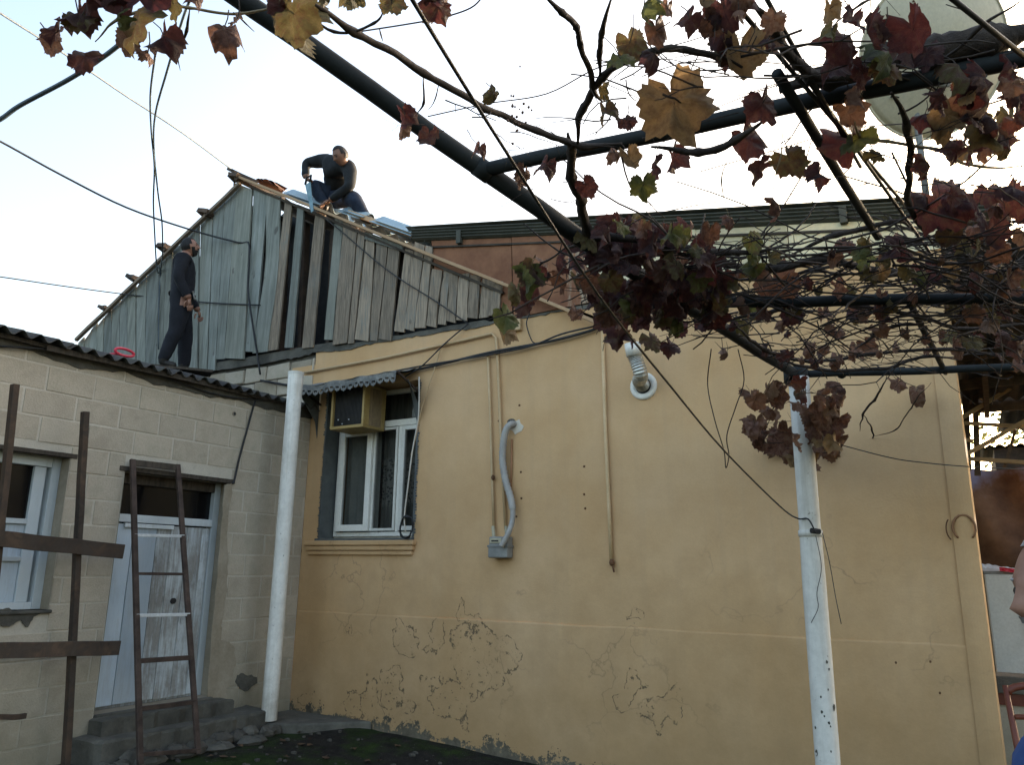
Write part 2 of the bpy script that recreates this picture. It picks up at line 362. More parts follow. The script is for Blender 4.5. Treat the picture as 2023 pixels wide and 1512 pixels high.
class MB:
    def __init__(s): s.v = []; s.f = []; s.m = []; s.cur = 0
    def add(s, vs, fs):
        b = len(s.v); s.v += [Vector(p) for p in vs]; s.f += [tuple(i+b for i in f) for f in fs]; s.m += [s.cur]*len(fs); return s
    def box(s, lo, hi):
        (a,b,c),(d,e,f) = lo, hi
        return s.add([(a,b,c),(d,b,c),(d,e,c),(a,e,c),(a,b,f),(d,b,f),(d,e,f),(a,e,f)],
            [(0,3,2,1),(4,5,6,7),(0,1,5,4),(1,2,6,5),(2,3,7,6),(3,0,4,7)])
    def bar(s, p, q, w, h, up=(0,0,1), n=1, jit=0):
        p, q = Vector(p), Vector(q); d = (q-p).normalized(); up = Vector(up)
        if abs(d.dot(up)) > .98: up = Vector((1,0,0))
        a = d.cross(up).normalized(); b = a.cross(d)
        vs, fs = [], []
        for i in range(n+1):
            c = p.lerp(q, i/n); j = lambda: RNG.uniform(-jit, jit)
            c = c + a*j() + b*j()
            vs += [c-a*(w/2+j()*.5)-b*h/2, c+a*(w/2+j()*.5)-b*h/2, c+a*(w/2+j()*.5)+b*h/2, c-a*(w/2+j()*.5)+b*h/2]
        for i in range(n):
            k = i*4
            for e in range(4): fs.append((k+e, k+(e+1)%4, k+4+(e+1)%4, k+4+e))
        fs += [(3,2,1,0), tuple(n*4+e for e in range(4))]
        return s.add(vs, fs)
    def tube(s, pts, r, n=8, cap=True, bumpy=0):
        pts = [Vector(p) for p in pts]; N = len(pts)
        rs = r if isinstance(r, (list, tuple)) else [r]*N
        vs, fs = [], []
        d0 = (pts[1]-pts[0]).normalized(); a = d0.orthogonal().normalized()
        for i, p in enumerate(pts):
            d = (pts[min(i+1,N-1)]-pts[max(i-1,0)]).normalized()
            a = (a-d*a.dot(d)); a = a.normalized() if a.length > 1e-6 else d.orthogonal().normalized()
            b = d.cross(a)
            for k in range(n):
                t = 2*math.pi*k/n; rr = rs[i]*(1+RNG.uniform(-bumpy, bumpy))
                vs.append(p+a*math.cos(t)*rr+b*math.sin(t)*rr)
        for i in range(N-1):
            for k in range(n): fs.append((i*n+k, i*n+(k+1)%n, (i+1)*n+(k+1)%n, (i+1)*n+k))
        if cap: fs += [tuple(range(n-1,-1,-1)), tuple((N-1)*n+k for k in range(n))]
        return s.add(vs, fs)
    def prism(s, poly, dvec):
        """closed outline (list of 3D points) pushed along dvec"""
        n = len(poly); d = Vector(dvec); P = [Vector(p) for p in poly]
        fs = [tuple(range(n)), tuple(range(2*n-1, n-1, -1))]
        fs += [(i, n+i, n+(i+1)%n, (i+1)%n) for i in range(n)]
        return s.add(P+[p+d for p in P], fs)
    def sweep(s, prof, origin, along, ax, ay):
        """profile (2D list) in ax, ay swept between points of along"""
        n = len(prof); vs = []; fs = []
        for p in along:
            for u, w_ in prof: vs.append(Vector(p)+Vector(ax)*u+Vector(ay)*w_)
        for i in range(len(along)-1):
            for k in range(n): fs.append((i*n+k, i*n+(k+1)%n, (i+1)*n+(k+1)%n, (i+1)*n+k))
        fs += [tuple(range(n)), tuple((len(along)-1)*n+k for k in range(n-1,-1,-1))]
        return s.add(vs, fs)
    def grid(s, fn, nu, nv):
        vs = [fn(i/nu, j/nv) for i in range(nu+1) for j in range(nv+1)]
        fs = [(i*(nv+1)+j, (i+1)*(nv+1)+j, (i+1)*(nv+1)+j+1, i*(nv+1)+j+1) for i in range(nu) for j in range(nv)]
        return s.add(vs, fs)
    def disc(s, c, ax, ay, r, n=16):
        return s.add([Vector(c)+Vector(ax)*r*math.cos(2*math.pi*k/n)+Vector(ay)*r*math.sin(2*math.pi*k/n) for k in range(n)], [tuple(range(n))])
    def ball(s, c, r, nu=10, nv=7):
        c = Vector(c); r = Vector(r) if not isinstance(r, (int, float)) else Vector((r,r,r)); vs=[]; fs=[]
        for j in range(nv+1):
            t = math.pi*j/nv
            for i in range(nu):
                p = 2*math.pi*i/nu; vs.append(c+Vector((r.x*math.sin(t)*math.cos(p), r.y*math.sin(t)*math.sin(p), r.z*math.cos(t))))
        for j in range(nv):
            for i in range(nu): fs.append((j*nu+i, (j+1)*nu+i, (j+1)*nu+(i+1)%nu, j*nu+(i+1)%nu))
        return s.add(vs, fs)
    def mesh(s, name, mats, smooth=False):
        me = bpy.data.meshes.new(name); me.from_pydata(s.v, [], s.f)
        for mm in (mats if isinstance(mats, (list, tuple)) else [mats]): me.materials.append(MAT[mm])
        me.polygons.foreach_set('material_index', s.m)
        bm = bmesh.new(); bm.from_mesh(me); bmesh.ops.remove_doubles(bm, verts=bm.verts, dist=1e-6)
        bmesh.ops.recalc_face_normals(bm, faces=bm.faces); bm.to_mesh(me); bm.free()
        if smooth: me.polygons.foreach_set('use_smooth', [True]*len(me.polygons))
        me.update(); return me
    def build(s, name, mats, parent=None, smooth=False, bevel=0, label=None, cat=None, group=None, kind=None):
        o = bpy.data.objects.new(name, s.mesh(name, mats, smooth)); put(o, parent)
        if bevel:
            b = o.modifiers.new('bevel', 'BEVEL'); b.width = bevel; b.segments = 2; b.limit_method = 'ANGLE'
        if label or kind or cat: tag(o, label, cat, group, kind)
        return o
def spline(pts, n=6):
    """Catmull-Rom through pts"""
    P = [Vector(p) for p in pts]; out = []
    P = [P[0]*2-P[1]] + P + [P[-1]*2-P[-2]]
    for i in range(1, len(P)-2):
        a, b, c, d = P[i-1:i+3]
        for k in range(n):
            t = k/n
            out.append(.5*((2*b)+(c-a)*t+(2*a-5*b+4*c-d)*t*t+(3*b-a-3*c+d)*t**3))
    out.append(P[-2]); return out

# ------------------------------------------------------------------ the setting: ground
def gz(x, y):
    """height of the yard: falls to the right along the wall, uneven"""
    z = -.045*(max(-9., min(x, 3.))+6.92) - .02
    z += .05*math.exp(-((y+.1)/.35)**2) if y < .5 else 0
    z += .035*noise.noise(Vector((x*.9, y*.9, 3.)))+.018*noise.noise(Vector((x*3.1, y*3.1, 7.)))
    return z
def axis(lo, hi, st, far):
    a = []; x = lo
    while x < hi+1e-6: a.append(x); x += st
    d = st
    while a[-1] < far: d *= 1.5; a.append(a[-1]+d)
    d = st
    while a[0] > -far: d *= 1.5; a.insert(0, a[0]-d)
    return a
xs = axis(-8.5, 1.5, .09, 260); ys = axis(-6.5, 1., .09, 260)
b = MB()
b.add([(x, y, gz(x, y)) for x in xs for y in ys], [(i*len(ys)+j, (i+1)*len(ys)+j, (i+1)*len(ys)+j+1, i*len(ys)+j+1) for i in range(len(xs)-1) for j in range(len(ys)-1)])
b.build('ground', 'yard_ground', smooth=True, kind='structure')
# loose stones and dead leaves lying on it
b = MB()
for k in range(240):
    x, y = RNG.uniform(-6.7, -2.5), RNG.uniform(-3.6, -.25); r = RNG.uniform(.008, .03); z = gz(x, y)
    b.ball((x, y, z+r*.25), (r*RNG.uniform(.7,1.5), r*RNG.uniform(.7,1.5), r*.6), 5, 3)
b.build('gravel', 'step_stone', kind='stuff')
b = MB()
for k in range(110):
    x, y = RNG.uniform(-6.6, -2.), RNG.uniform(-3.6, -.3); r = RNG.uniform(.025, .055); z = gz(x, y)+.012; t = RNG.uniform(0, 6.28)
    P = [(x+r*math.cos(t+a)*q, y+r*math.sin(t+a)*q, z+RNG.uniform(0,.02)) for a, q in ((0,1),(.9,.6),(1.7,.9),(2.6,.5),(3.4,1),(4.3,.6),(5.2,.9))]
    b.add(P, [tuple(range(7))])
b.build('fallen_leaves', 'leaf_litter', kind='stuff')

# ------------------------------------------------------------------ the yellow house
WX = -6.925                                     # plane of the block house wall
house = thing('yellow_house', (-3.5, 0, 0), 'yellow rendered house with a weathered plank gable under repair', 'house')
WL, WR, WB, WT = -6.66, -5.27, 1.95, 3.72      # window opening
TOP = 4.27; DEP = .42
b = MB()
def wallq(x0, x1, z0, z1, y): b.add([(x0,y,z0),(x1,y,z0),(x1,y,z1),(x0,y,z1)], [(0,1,2,3)])
BAND = 1.13
X0, X1 = -9.6, 0.
def toplip(x): return TOP+.035*noise.noise(Vector((x*2.3, 0, 1)))+.012*noise.noise(Vector((x*11, 0, 4)))
wallq(WX+.002, WL, BAND, TOP-.1, 0); wallq(WR, X1, BAND, TOP-.1, 0); wallq(WL, WR, BAND, WB, 0); wallq(WL, WR, WT, TOP-.1, 0)
n = 120
for i in range(n):                              # ragged upper edge of the render
    a, c = WX+.002+(X1-WX)*i/n, WX+.002+(X1-WX)*(i+1)/n
    b.add([(a,0,TOP-.1),(c,0,TOP-.1),(c,0,toplip(c)),(a,0,toplip(a)),(a,.12,toplip(a)+.01),(c,.12,toplip(c)+.01)], [(0,1,2,3),(3,2,5,4)])
# plinth: a hand thicker, its top edge wavering
def pl(x): return BAND+.012*noise.noise(Vector((x*1.3, 5, 1)))+.004*noise.noise(Vector((x*9, 5, 1)))
for i in range(n):
    a, c = WX+.002+(X1-WX)*i/n, WX+.002+(X1-WX)*(i+1)/n
    b.add([(a,-.006,-.9),(c,-.006,-.9),(c,-.006,pl(c)-.010),(a,-.006,pl(a)-.010),(a,-.002,pl(a)+.004),(c,-.002,pl(c)+.004)], [(0,1,2,3),(3,2,5,4)])
# reveals and the flank of the house
b.add([(WL,0,WB),(WL,DEP,WB),(WL,DEP,WT),(WL,0,WT),(WR,0,WB),(WR,DEP,WB),(WR,DEP,WT),(WR,0,WT)], [(0,1,2,3),(4,7,6,5),(0,4,5,1),(3,2,6,7)])
b.add([(0,-.014,-.9),(0,7,-.9),(0,7,TOP),(0,0,TOP),(0,0,BAND),(0,-.014,BAND)], [(0,1,2,3,4,5)])
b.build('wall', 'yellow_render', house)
# rounded corner moulding at the right end
b = MB(); P = []
for k in range(9):
    t = math.pi*k/8; P.append((-.085-.075*math.cos(t)+.075, -.022-.02*math.sin(t)))
prof = [(-.0, .05)]+[(-.15+.15*k/8, -.018-.022*math.sin(math.pi*k/8)) for k in range(9)][::1]+[(.012, .05)]
b.sweep([(u, w_) for u, w_ in prof], None, [(.0, 0, -.9+i*.36+.0) for i in range(15)], (1,0,0), (0,1,0))
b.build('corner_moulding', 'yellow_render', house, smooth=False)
# window sill moulding
b = MB()
L, R_ = PY(610,1082).x, PY(820,1082).x
for z0, z1, d, e in ((1.87,1.925,.075,.02),(1.815,1.868,.055,0.),(1.765,1.813,.035,-.02)):
    b.box((L-e, -d, z0), (R_+e, .005, z1))
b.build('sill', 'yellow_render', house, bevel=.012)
# window: lining, frame, casements, panes, curtains
win = MB().box((WL+.01, .24, WB+.005), (WR-.01, .30, WB+.07)).build('window', 'window_white', house, bevel=.004)
def wpart(name, mat, fn, bevel=.004, parent=None):
    q = MB(); fn(q); return q.build(name, mat, parent or win, bevel=bevel)
YW = .20
tr = PY(790, 835, YW).z; mx1 = PY(735, 960, YW).x; mx2 = PY(787, 960, YW).x
zb = PY(730, 1050, YW).z
def frame(q):
    q.box((WL+.03, YW, zb-.06), (WL+.08, YW+.06, WT-.02)); q.box((WR-.08, YW, zb-.06), (WR-.03, YW+.06, WT-.02))
    q.box((WL+.082, YW, zb-.06), (WR-.082, YW+.06, zb-.012)); q.box((WL+.082, YW, WT-.07), (WR-.082, YW+.06, WT-.02))
    q.box((WL+.082, YW-.01, tr-.04), (WR-.082, YW+.06, tr+.035))
    q.box((mx2-.02, YW-.005, zb-.01), (mx2+.03, YW+.06, tr-.042))
wpart('frame', 'window_white', frame)
def casement(q, a, c, z0, z1, y, t=.062):
    q.box((a, y, z0), (a+t, y+.045, z1)); q.box((c-t, y, z0), (c, y+.045, z1))
    q.box((a+t+.001, y, z0), (c-t-.001, y+.045, z0+t)); q.box((a+t+.001, y, z1-t), (c-t-.001, y+.045, z1))
ca = MB(); casement(ca, WL+.10, mx1+.005, zb, tr-.05, YW-.05, .075); ca.build('casement', 'window_white', win, bevel=.004)
ca = MB(); casement(ca, mx1+.01, mx2-.025, zb, tr-.05, YW-.02, .03); ca.build('casement', 'window_white', win, bevel=.004)
ca = MB(); casement(ca, mx2+.035, WR-.085, zb, tr-.05, YW-.03, .05); ca.build('casement', 'window_white', win, bevel=.004)
for a, c, y, z0, z1 in ((WL+.17, mx1-.065, YW-.03, zb+.07, tr-.12), (mx1+.035, mx2-.05, YW, zb+.03, tr-.08), (mx2+.08, WR-.13, YW-.01, zb+.05, tr-.10), (WL+.085, WR-.085, YW+.03, tr+.04, WT-.075)):
    MB().add([(a,y,z0),(c,y,z0),(c,y,z1),(a,y,z1)], [(0,1,2,3)]).build('pane', 'window_glass', win)
def drape(x0, x1, y, z0, z1, n=26, amp=.018):
    return MB().grid(lambda u, v: (x0+(x1-x0)*u, y+amp*math.sin(u*n)+.006*math.sin(u*57+v*3), z0+(z1-z0)*v), 60, 4)
drape(WL+.1, mx1+.02, YW+.10, WB, tr).build('curtain', 'curtain', win, smooth=True)
drape(mx1+.02, WR, YW+.16, WB, WT, 40).build('curtain', 'lace_curtain', win, smooth=True)
# painted sheet lining of the opening, its outer edge a torn lace
b = MB()
def lace_edge(p0, p1, out, n=46):
    for i in range(n):
        t0, t1 = i/n, (i+1)/n; a = Vector(p0).lerp(Vector(p1), t0); c = Vector(p0).lerp(Vector(p1), t1); r = RNG.uniform(.012, .035)
        o_ = Vector(out)*r
        b.add([a, c, c.lerp(a, .2)+o_, a.lerp(c, .2)+o_], [(0,1,2,3)])
b.box((WL-.002, -.012, WB-.0), (WL+.012, YW+.03, WT-.01))
b.box((WR-.012, -.010, WB-.0), (WR+.002, YW+.03, WT-.01))
b.box((WL-.05, -.02, WB-.055), (WR+.01, YW+.03, WB+.002))
lace_edge((WL-.002, -.008, WB-.05), (WL-.002, -.008, WT), (-1, 0, 0), 60)
lace_edge((WR+.002, -.008, WB-.05), (WR+.002, -.008, WT), (1, 0, 0), 60)
b.build('lining', 'lining_blue', win)
# dark room behind
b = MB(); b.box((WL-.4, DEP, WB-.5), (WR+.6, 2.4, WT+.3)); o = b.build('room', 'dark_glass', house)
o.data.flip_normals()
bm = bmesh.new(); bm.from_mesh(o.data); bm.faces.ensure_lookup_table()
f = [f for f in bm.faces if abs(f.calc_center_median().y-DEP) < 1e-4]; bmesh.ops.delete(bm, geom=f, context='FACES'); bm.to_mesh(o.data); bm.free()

# stone courses left of the render, above the block house roof
rows = [(3.30,3.52),(3.53,3.74),(3.75,3.98),(3.99,4.20)]
for r, (z0, z1) in enumerate(rows):
    x = -9.6+(.16 if r % 2 else 0)
    while x < WX-.06:
        L_ = RNG.uniform(.36, .46); x1 = min(x+L_, WX-.004+(RNG.uniform(.0,.0)))
        j = lambda s=.012: RNG.uniform(-s, s)
        q = MB(); d = RNG.uniform(-.02, .012)
        q.add([(x+.01+j(),d,z0+.008+j(.006)),(x1-.01+j(),d,z0+.008+j(.006)),(x1-.012+j(),d+j(.008),z1-.008+j(.01)),(x+.012+j(),d+j(.008),z1-.008+j(.01)),
               (x,.2,z0),(x1,.2,z0),(x1,.2,z1),(x,.2,z1)], [(0,1,2,3),(0,4,5,1),(1,5,6,2),(2,6,7,3),(3,7,4,0)])
        q.build('stone_block', 'limestone' if RNG.random() < .7 else 'reveal_cement', house, bevel=.012); x = x1
MB().box((-9.7, .035, 3.2), (WX+.1, .25, 4.24)).build('mortar_bed', 'grey_cement', house)
# rough cement capping under the planks
b = MB(); n = 150
for i in range(n):
    a, c = -12.3+9.4*i/n, -12.3+9.4*(i+1)/n
    f1 = lambda x: 4.30+.06*(x < -6.6)+.02*noise.noise(Vector((x*3,1,0)))-.03*(x > -4.4)
    f0 = lambda x: 4.235+.045*noise.noise(Vector((x*2.1,9,0)))+.02*noise.noise(Vector((x*13,9,0)))
    g_ = lambda x: -.012-.012*abs(noise.noise(Vector((x*5,2,0))))
    b.add([(a,g_(a),f0(a)),(c,g_(c),f0(c)),(c,g_(c)+.01,f1(c)),(a,g_(a)+.01,f1(a)),(a,.1,f1(a)),(c,.1,f1(c)),(a,.05,f0(a)),(c,.05,f0(c))], [(0,1,2,3),(3,2,5,4),(6,7,1,0)])
b.build('capping', 'grey_cement', house)

# gable planks ------------------------------------------------------------------------
def plank(p, mat, y=0., bow=0., seg=7, lab=None):
    """p: four photo points: top-left, top-right, bottom-right, bottom-left, standing in the gable plane"""
    A, B, C_, D_ = [PY(*q, 0.) for q in p]; q = MB(); vs, fs = [], []
    ph = RNG.uniform(0, 9); t = .024
    for i in range(seg+1):
        u = i/seg
        l, r = A.lerp(D_, u), B.lerp(C_, u)
        wob = .006*noise.noise(Vector((ph, u*4, 0))); bw = bow*math.sin(math.pi*u)**1.5
        l = l+V(wob+bw, 0, 0); r = r+V(.006*noise.noise(Vector((ph+5, u*4, 0)))+bw*.75, 0, 0)
        if i == 0: l.z += RNG.uniform(-.02,.02); r.z += RNG.uniform(-.02,.02)
        if i == seg: l.z += RNG.uniform(-.025,.015); r.z += RNG.uniform(-.025,.015)
        yy = y+.008*noise.noise(Vector((ph, u*2.5, 3))); tw = RNG.uniform(-.003,.003)
        gp = RNG.uniform(.004, .010)
        vs += [V(l.x+gp,yy+tw,l.z), V(r.x-gp,yy-tw,r.z), V(r.x-gp,yy+t,r.z), V(l.x+gp,yy+t,l.z)]
    for i in range(seg):
        for e in range(4): fs.append((i*4+e, i*4+(e+1)%4, i*4+4+(e+1)%4, i*4+4+e))
    fs += [(0,1,2,3), tuple(seg*4+e for e in (3,2,1,0))]
    q.add(vs, fs); o = q.build('plank', mat, house)
    if lab: o['label'] = lab
    return o
cz = lambda x, y: (130+x*.346, 270+y*.346)
def slopeL(px): return 365+(470-px)*(300/305.)           # left slope line, photo pixels
T = [75,112,150,190,228,272,320,365,413,470,545,583,620,662,705,740,775,812,855,920,990,1078,1160]
Bt = [75,112,150,188,225,270,320,363,412,465,525,560,590,636,680,722,765,792,820,865,915,1030,1085]
for i in range(len(T)-1):
    x0, x1 = T[i], T[i+1]; y0 = slopeL(cz(x0,0)[0])+4+RNG.uniform(-4,7)
    y1 = slopeL(cz(x1,0)[0])+4+RNG.uniform(-3,6) if x1 < 1000 else 0
    if x0 >= 985: y0, y1 = cz(0, 278+(x0-990)*.28)[1], cz(0, 278+(x1-990)*.28)[1]
    b0, b1 = cz(Bt[i],0)[0], cz(Bt[i+1],0)[0]
    bb = 1310 if x0 < 900 else (1275 if x0 < 985 else 1262-(x0-990)*.35)
    yb = cz(0, bb+RNG.uniform(-12, 12))[1]+(14 if x0 < 900 else 0)
    plank([(cz(x0,0)[0], y0), (cz(x1,0)[0], y1 if y1 else y0), (b1, yb), (b0, yb+1.5)], 'plank_painted', y=-.03+RNG.uniform(-.014,.010))
plank([cz(1160,325),cz(1240,350),cz(1168,1222),cz(1078,1238)], 'plank_painted', y=-.045, bow=.10, lab='warped grey green plank bowing away from its neighbour')
for (x0,x1,yt),(a,c,yb),mt in [((1262,1305,360),(1160,1222,1225),'plank_bare'),((1335,1376,385),(1260,1310,1207),'plank_painted'),((1432,1492,425),(1355,1425,1200),'plank_bare'),
        ((1545,1594,465),(1480,1533,1165),'plank_painted'),((1596,1680,485),(1534,1618,1187),'plank_bare'),((1681,1722,520),(1619,1655,1185),'plank_bare'),((1723,1775,560),(1656,1738,1162),'plank_bare'),
        ((1778,1846,605),(1740,1788,1160),'plank_bare'),((1848,1915,628),(1789,1868,1160),'plank_bare'),((1945,1996,640),(1882,1942,1112),'plank_bare')]:
    plank([cz(x0,yt),cz(x1,yt+(x1-x0)*.4),cz(c,yb),cz(a,yb+3)], mt, y=-.035+RNG.uniform(-.01,.01))
c5 = lambda x, y: (780+x*.3175, 380+y*.3175)
for x0,x1,yt,a,c,yb in [(132,198,318,66,130,855),(199,248,340,131,204,850),(238,308,478,205,268,835),(309,350,488,269,326,825),(346,405,492,327,386,806),(406,474,505,387,458,792),
        (475,545,520,459,526,790),(546,630,540,527,590,786),(631,682,560,591,660,772)]:
    plank([c5(x0,yt),c5(x1,yt+8),c5(c,yb),c5(a,yb+2)], 'plank_bare', y=-.03+RNG.uniform(-.01,.01))
# rail and split board nailed across the top of the bare section
plank([cz(1722,555),cz(1945,618),cz(1940,655),cz(1718,590)], 'plank_painted', y=-.055, seg=3)
# the attic behind: near-black back and floor paint in its shade, rubble seen through the gaps
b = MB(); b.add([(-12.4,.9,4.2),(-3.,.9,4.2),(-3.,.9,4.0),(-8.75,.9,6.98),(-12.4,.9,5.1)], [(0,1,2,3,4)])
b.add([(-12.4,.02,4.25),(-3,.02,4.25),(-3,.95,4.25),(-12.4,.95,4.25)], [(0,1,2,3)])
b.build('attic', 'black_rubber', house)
b = MB()
for k in range(26):
    p = PY(RNG.uniform(548, 640), 688, RNG.uniform(.12,.45)); r = RNG.uniform(.05, .15)
    b.ball((p.x, p.y, 4.25+r*.5), (r, r*.8, r*.8), 6, 4)
b.build('rubble', 'roof_clay', house, kind='stuff')
# studs inside
for px in (560, 600, 655, 790): 
    p, q_ = PY(px, 640, .12), PY(px-4, 430, .12)
    MB().bar((p.x,.12,4.25),(q_.x+.1,.12,PY(px,420+(px-560)*.25,.12).z-.1), .09,.06).build('stud', 'brown_timber', house)

# roof of the gable ---------------------------------------------------------------------
PK = PY(470, 362)
sR = -.515; sL = .535
b = MB()      # left slope, boarded, begins behind the gable
def slab(x0, z0, x1, z1, y0, y1, t): b.prism([(x0,y0,z0),(x1,y0,z1),(x1,y0,z1-t),(x0,y0,z0-t)], (0,y1-y0,0))
slab(PK.x, PK.z-.16, PK.x-6.2, PK.z-.16-6.2*sL, .35, 6.5, .05); slab(PK.x-.1, PK.z+.04, PK.x+5.75, PK.z-.02+5.75*sR, .0, 6.5, .05)
b.build('roof', 'brown_timber', house)
# new blue-grey corrugated slates lying on the right slope
def corr(name, mat, parent, o, u, v, nrm, lu, lv, per=.15, amp=.022, th=.008, ph=0., nper=8, nv=4):
    """corrugated sheet: waves across u, ridges along v"""
    o, u, v, nrm = Vector(o), Vector(u).normalized(), Vector(v).normalized(), Vector(nrm).normalized()
    n = max(8, int(lu/per*nper)); q = MB(); vs = []; fs = []
    for i in range(n+1):
        s_ = lu*i/n; h = amp*math.cos(2*math.pi*s_/per+ph)
        for j in range(nv+1):
            jig = .006*noise.noise(Vector((s_*3, j, o.y*3)))
            p = o+u*s_+v*(lv*j/nv)+nrm*(h+jig); vs += [p, p-nrm*th]
    W_ = (nv+1)*2
    for i in range(n):
        for j in range(nv):
            k = i*W_+j*2
            fs += [(k, k+W_, k+W_+2, k+2), (k+1, k+3, k+W_+3, k+W_+1)]
        k = i*W_; fs.append((k, k+1, k+W_+1, k+W_)); k += nv*2; fs.append((k, k+W_, k+W_+1, k+1))
    for i in (0, n):
        for j in range(nv):
            k = i*W_+j*2; fs.append((k, k+2, k+3, k+1))
    q.add(vs, fs); return q.build(name, mat, parent, smooth=True)
dn = V(1,0,sR).normalized(); nR = V(-sR,0,1).normalized()
for (px, py, L_, W_) in ((556,375,.80,1.9),(668,409,.42,1.5),(733,429,1.0,1.7)):
    p = PY(px, py, -.02)
    for k in range(2): corr('roof_sheet', 'blue_slate', house, p+nR*.035*k+dn*.06*k, (0,1,0), dn, nR, 1.15, L_, per=.30, amp=.05, nper=12, ph=math.pi)
# broken clay tiles by the ridge
for k in range(7):
    p = PY(521+k*5.0+RNG.uniform(-2,2), 366+k*1.3+RNG.uniform(-3,3), .15+RNG.uniform(0,.15)); 
    q = MB(); a = RNG.uniform(-.5,.5)
    q.grid(lambda u, v: p+V((u-.5)*.2*math.cos(a)+(v-.5)*.1*math.sin(a), (v-.5)*.24, (u-.5)*.2*math.sin(a)+.05*math.sin(math.pi*u)), 5, 2)
    q.build('tile', 'roof_clay', house)
# bars along the two verges
def lath(name, pts, w_, h, mat, par, n=8, jit=.004):
    return MB().bar(pts[0], pts[1], w_, h, up=(0,1,0), n=n, jit=jit).build(name, mat, par, bevel=.003)
lath('verge_lath', (PY(455,343,-.10), PY(1188,641,-.10)), .035, .075, 'lath_fresh', house, 12).__setitem__('label', 'long fresh sawn lath running down the right verge')
lath('verge_lath', (PY(450,333,-.03), PY(508,360,-.03)), .05, .03, 'brown_timber', house, 2)
lath('verge_pole', (PY(150,672,-.10), PY(474,362,-.10)), .05, .055, 'lath_grey', house, 12)
lath('rafter', (PY(690,420,.06), PY(830,470,.06)), .06, .07, 'lath_fresh', house, 3)
lath('rafter', (PY(500,372,.02), PY(1000,582,.02)), .03, .15, 'shed_timber', house, 6)
for px, py, s_ in ((466,351,.11),(407,420,.11),(325,489,.12),(262,549,.10),(205,608,.075)):
    p = PY(px, py, -.1)
    MB().bar(p+V(-.10,.0,.02), p+V(.10,.0,-.03), s_*1.3, s_*.62, up=(0,.3,1), n=2, jit=.01).build('purlin_end', 'brown_timber', house)
    MB().bar(p+V(.06,-.05,-.03), p+V(.06,.9,.0), s_*.9, s_*.6, up=(1,0,.5)).build('purlin', 'brown_timber', house)

# right part: rusted sheet, cream boards and the ribbed verge of the lean-to roof -----------
def ply(name, pts, y, mat, t=.012, lab=None):
    q = MB(); P = [PY(*p, y) for p in pts]; q.prism(P, (0,t,0)); o = q.build(name, mat, house)
    if lab: o['label'] = lab
    return o
ply('cladding_sheet', [(852,474),(1010,470),(1012,640),(985,600),(858,532)], -.012, 'rust_sheet', lab='rusted metal sheet under the lean-to verge')
ply('cladding_sheet', [(1011,469),(1135,462),(1185,593),(1015,628)], -.020, 'rust_sheet', lab='rusted sheet with pale flaking patch')
ply('cladding_sheet', [(1130,460),(1372,440),(1380,545),(1186,594)], -.016, 'cream_panel')
ply('cladding_sheet', [(1373,440),(1553,428),(1560,523),(1381,545)], -.012, 'cream_panel')
ply('cladding_sheet', [(1555,428),(1866,400),(1868,490),(1562,523)], -.018, 'cream_panel')
A_, B_ = PY(818,466), PY(1962,408)
A_.z += .0
b = MB(); prof = []
for k in range(25):
    u = k/24; prof.append((.012*math.cos(u*2*math.pi*4)-.05, -.07+.145*u))
prof = prof+[(.12,.085),(.12,.07),(-.0,.07),(-.0,-.085)]
n = 20; al = [A_.lerp(B_, i/n)+V(0,0,-.03*math.sin(math.pi*i/n)*.3) for i in range(n+1)]
b.sweep(prof, None, al, (0,1,0), (0,0,1))
b.build('verge_trim', 'rake_metal', house)
corr('lean_to_roof', 'rake_metal', house, (A_.x-.1, -.05, A_.z+.11), (0,1,0), (B_-A_), (0,0,1), 6., (B_-A_).length+.15, per=.2, amp=.015)
for px, py in ((1665,421),(1240,446),(905,466)):
    p = PY(px, py, -.07); MB().box((p.x-.03, -.07, p.z-.085), (p.x+.03, -.0, p.z+.075)).build('verge_clip', 'rake_metal', house)
MB().bar(PY(852,490,.0)+V(0,-.02,0), PY(1868,450,0)+V(0,-.02,0), .03, .02).build('fillet', 'shed_timber', house)
# ------------------------------------------------------------------ the block house on the left
blk = thing('block_house', (-8.5, -3, 0), 'low limestone block house with a dark corrugated roof', 'house')
MX = WX-.0045                                    # mortar face
DY0, DY1, DZ0, DZ1 = -2.36, -1.12, .33, 2.50    # door opening
WY0, WY1, WZ0, WZ1 = -4.35, -2.90, 1.25, 2.555  # window opening
YN, ZT = -5.6, 3.50
b = MB()
def mq(y0, y1, z0, z1): b.add([(MX,y0,z0),(MX,y1,z0),(MX,y1,z1),(MX,y0,z1)], [(0,1,2,3)])
mq(YN, WY0, -.5, ZT); mq(WY0, WY1, -.5, WZ0); mq(WY0, WY1, WZ1, ZT); mq(WY1, DY0, -.5, ZT); mq(DY0, DY1, -.5, DZ0); mq(DY0, DY1, DZ1, ZT); mq(DY1, -.002, -.5, ZT)
b.build('mortar_bed', 'mortar', blk)
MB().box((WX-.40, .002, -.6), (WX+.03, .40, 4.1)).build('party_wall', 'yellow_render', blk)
b = MB(); RD = .17
for (y0,y1,z0,z1) in ((DY0,DY1,DZ0,DZ1),(WY0,WY1,WZ0,WZ1)):
    b.add([(WX+.004,y0,z0),(MX-RD,y0,z0),(MX-RD,y0,z1),(WX+.004,y0,z1),(WX+.004,y1,z0),(MX-RD,y1,z0),(MX-RD,y1,z1),(WX+.004,y1,z1)], [(0,1,2,3),(4,7,6,5),(0,4,5,1),(3,2,6,7)])
b.build('reveal', 'reveal_cement', blk)
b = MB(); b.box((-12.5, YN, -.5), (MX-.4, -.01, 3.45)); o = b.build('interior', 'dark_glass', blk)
CH = .2275; zr = 3.115-CH*15
r = 0; hole = (-1.56, 2.955)
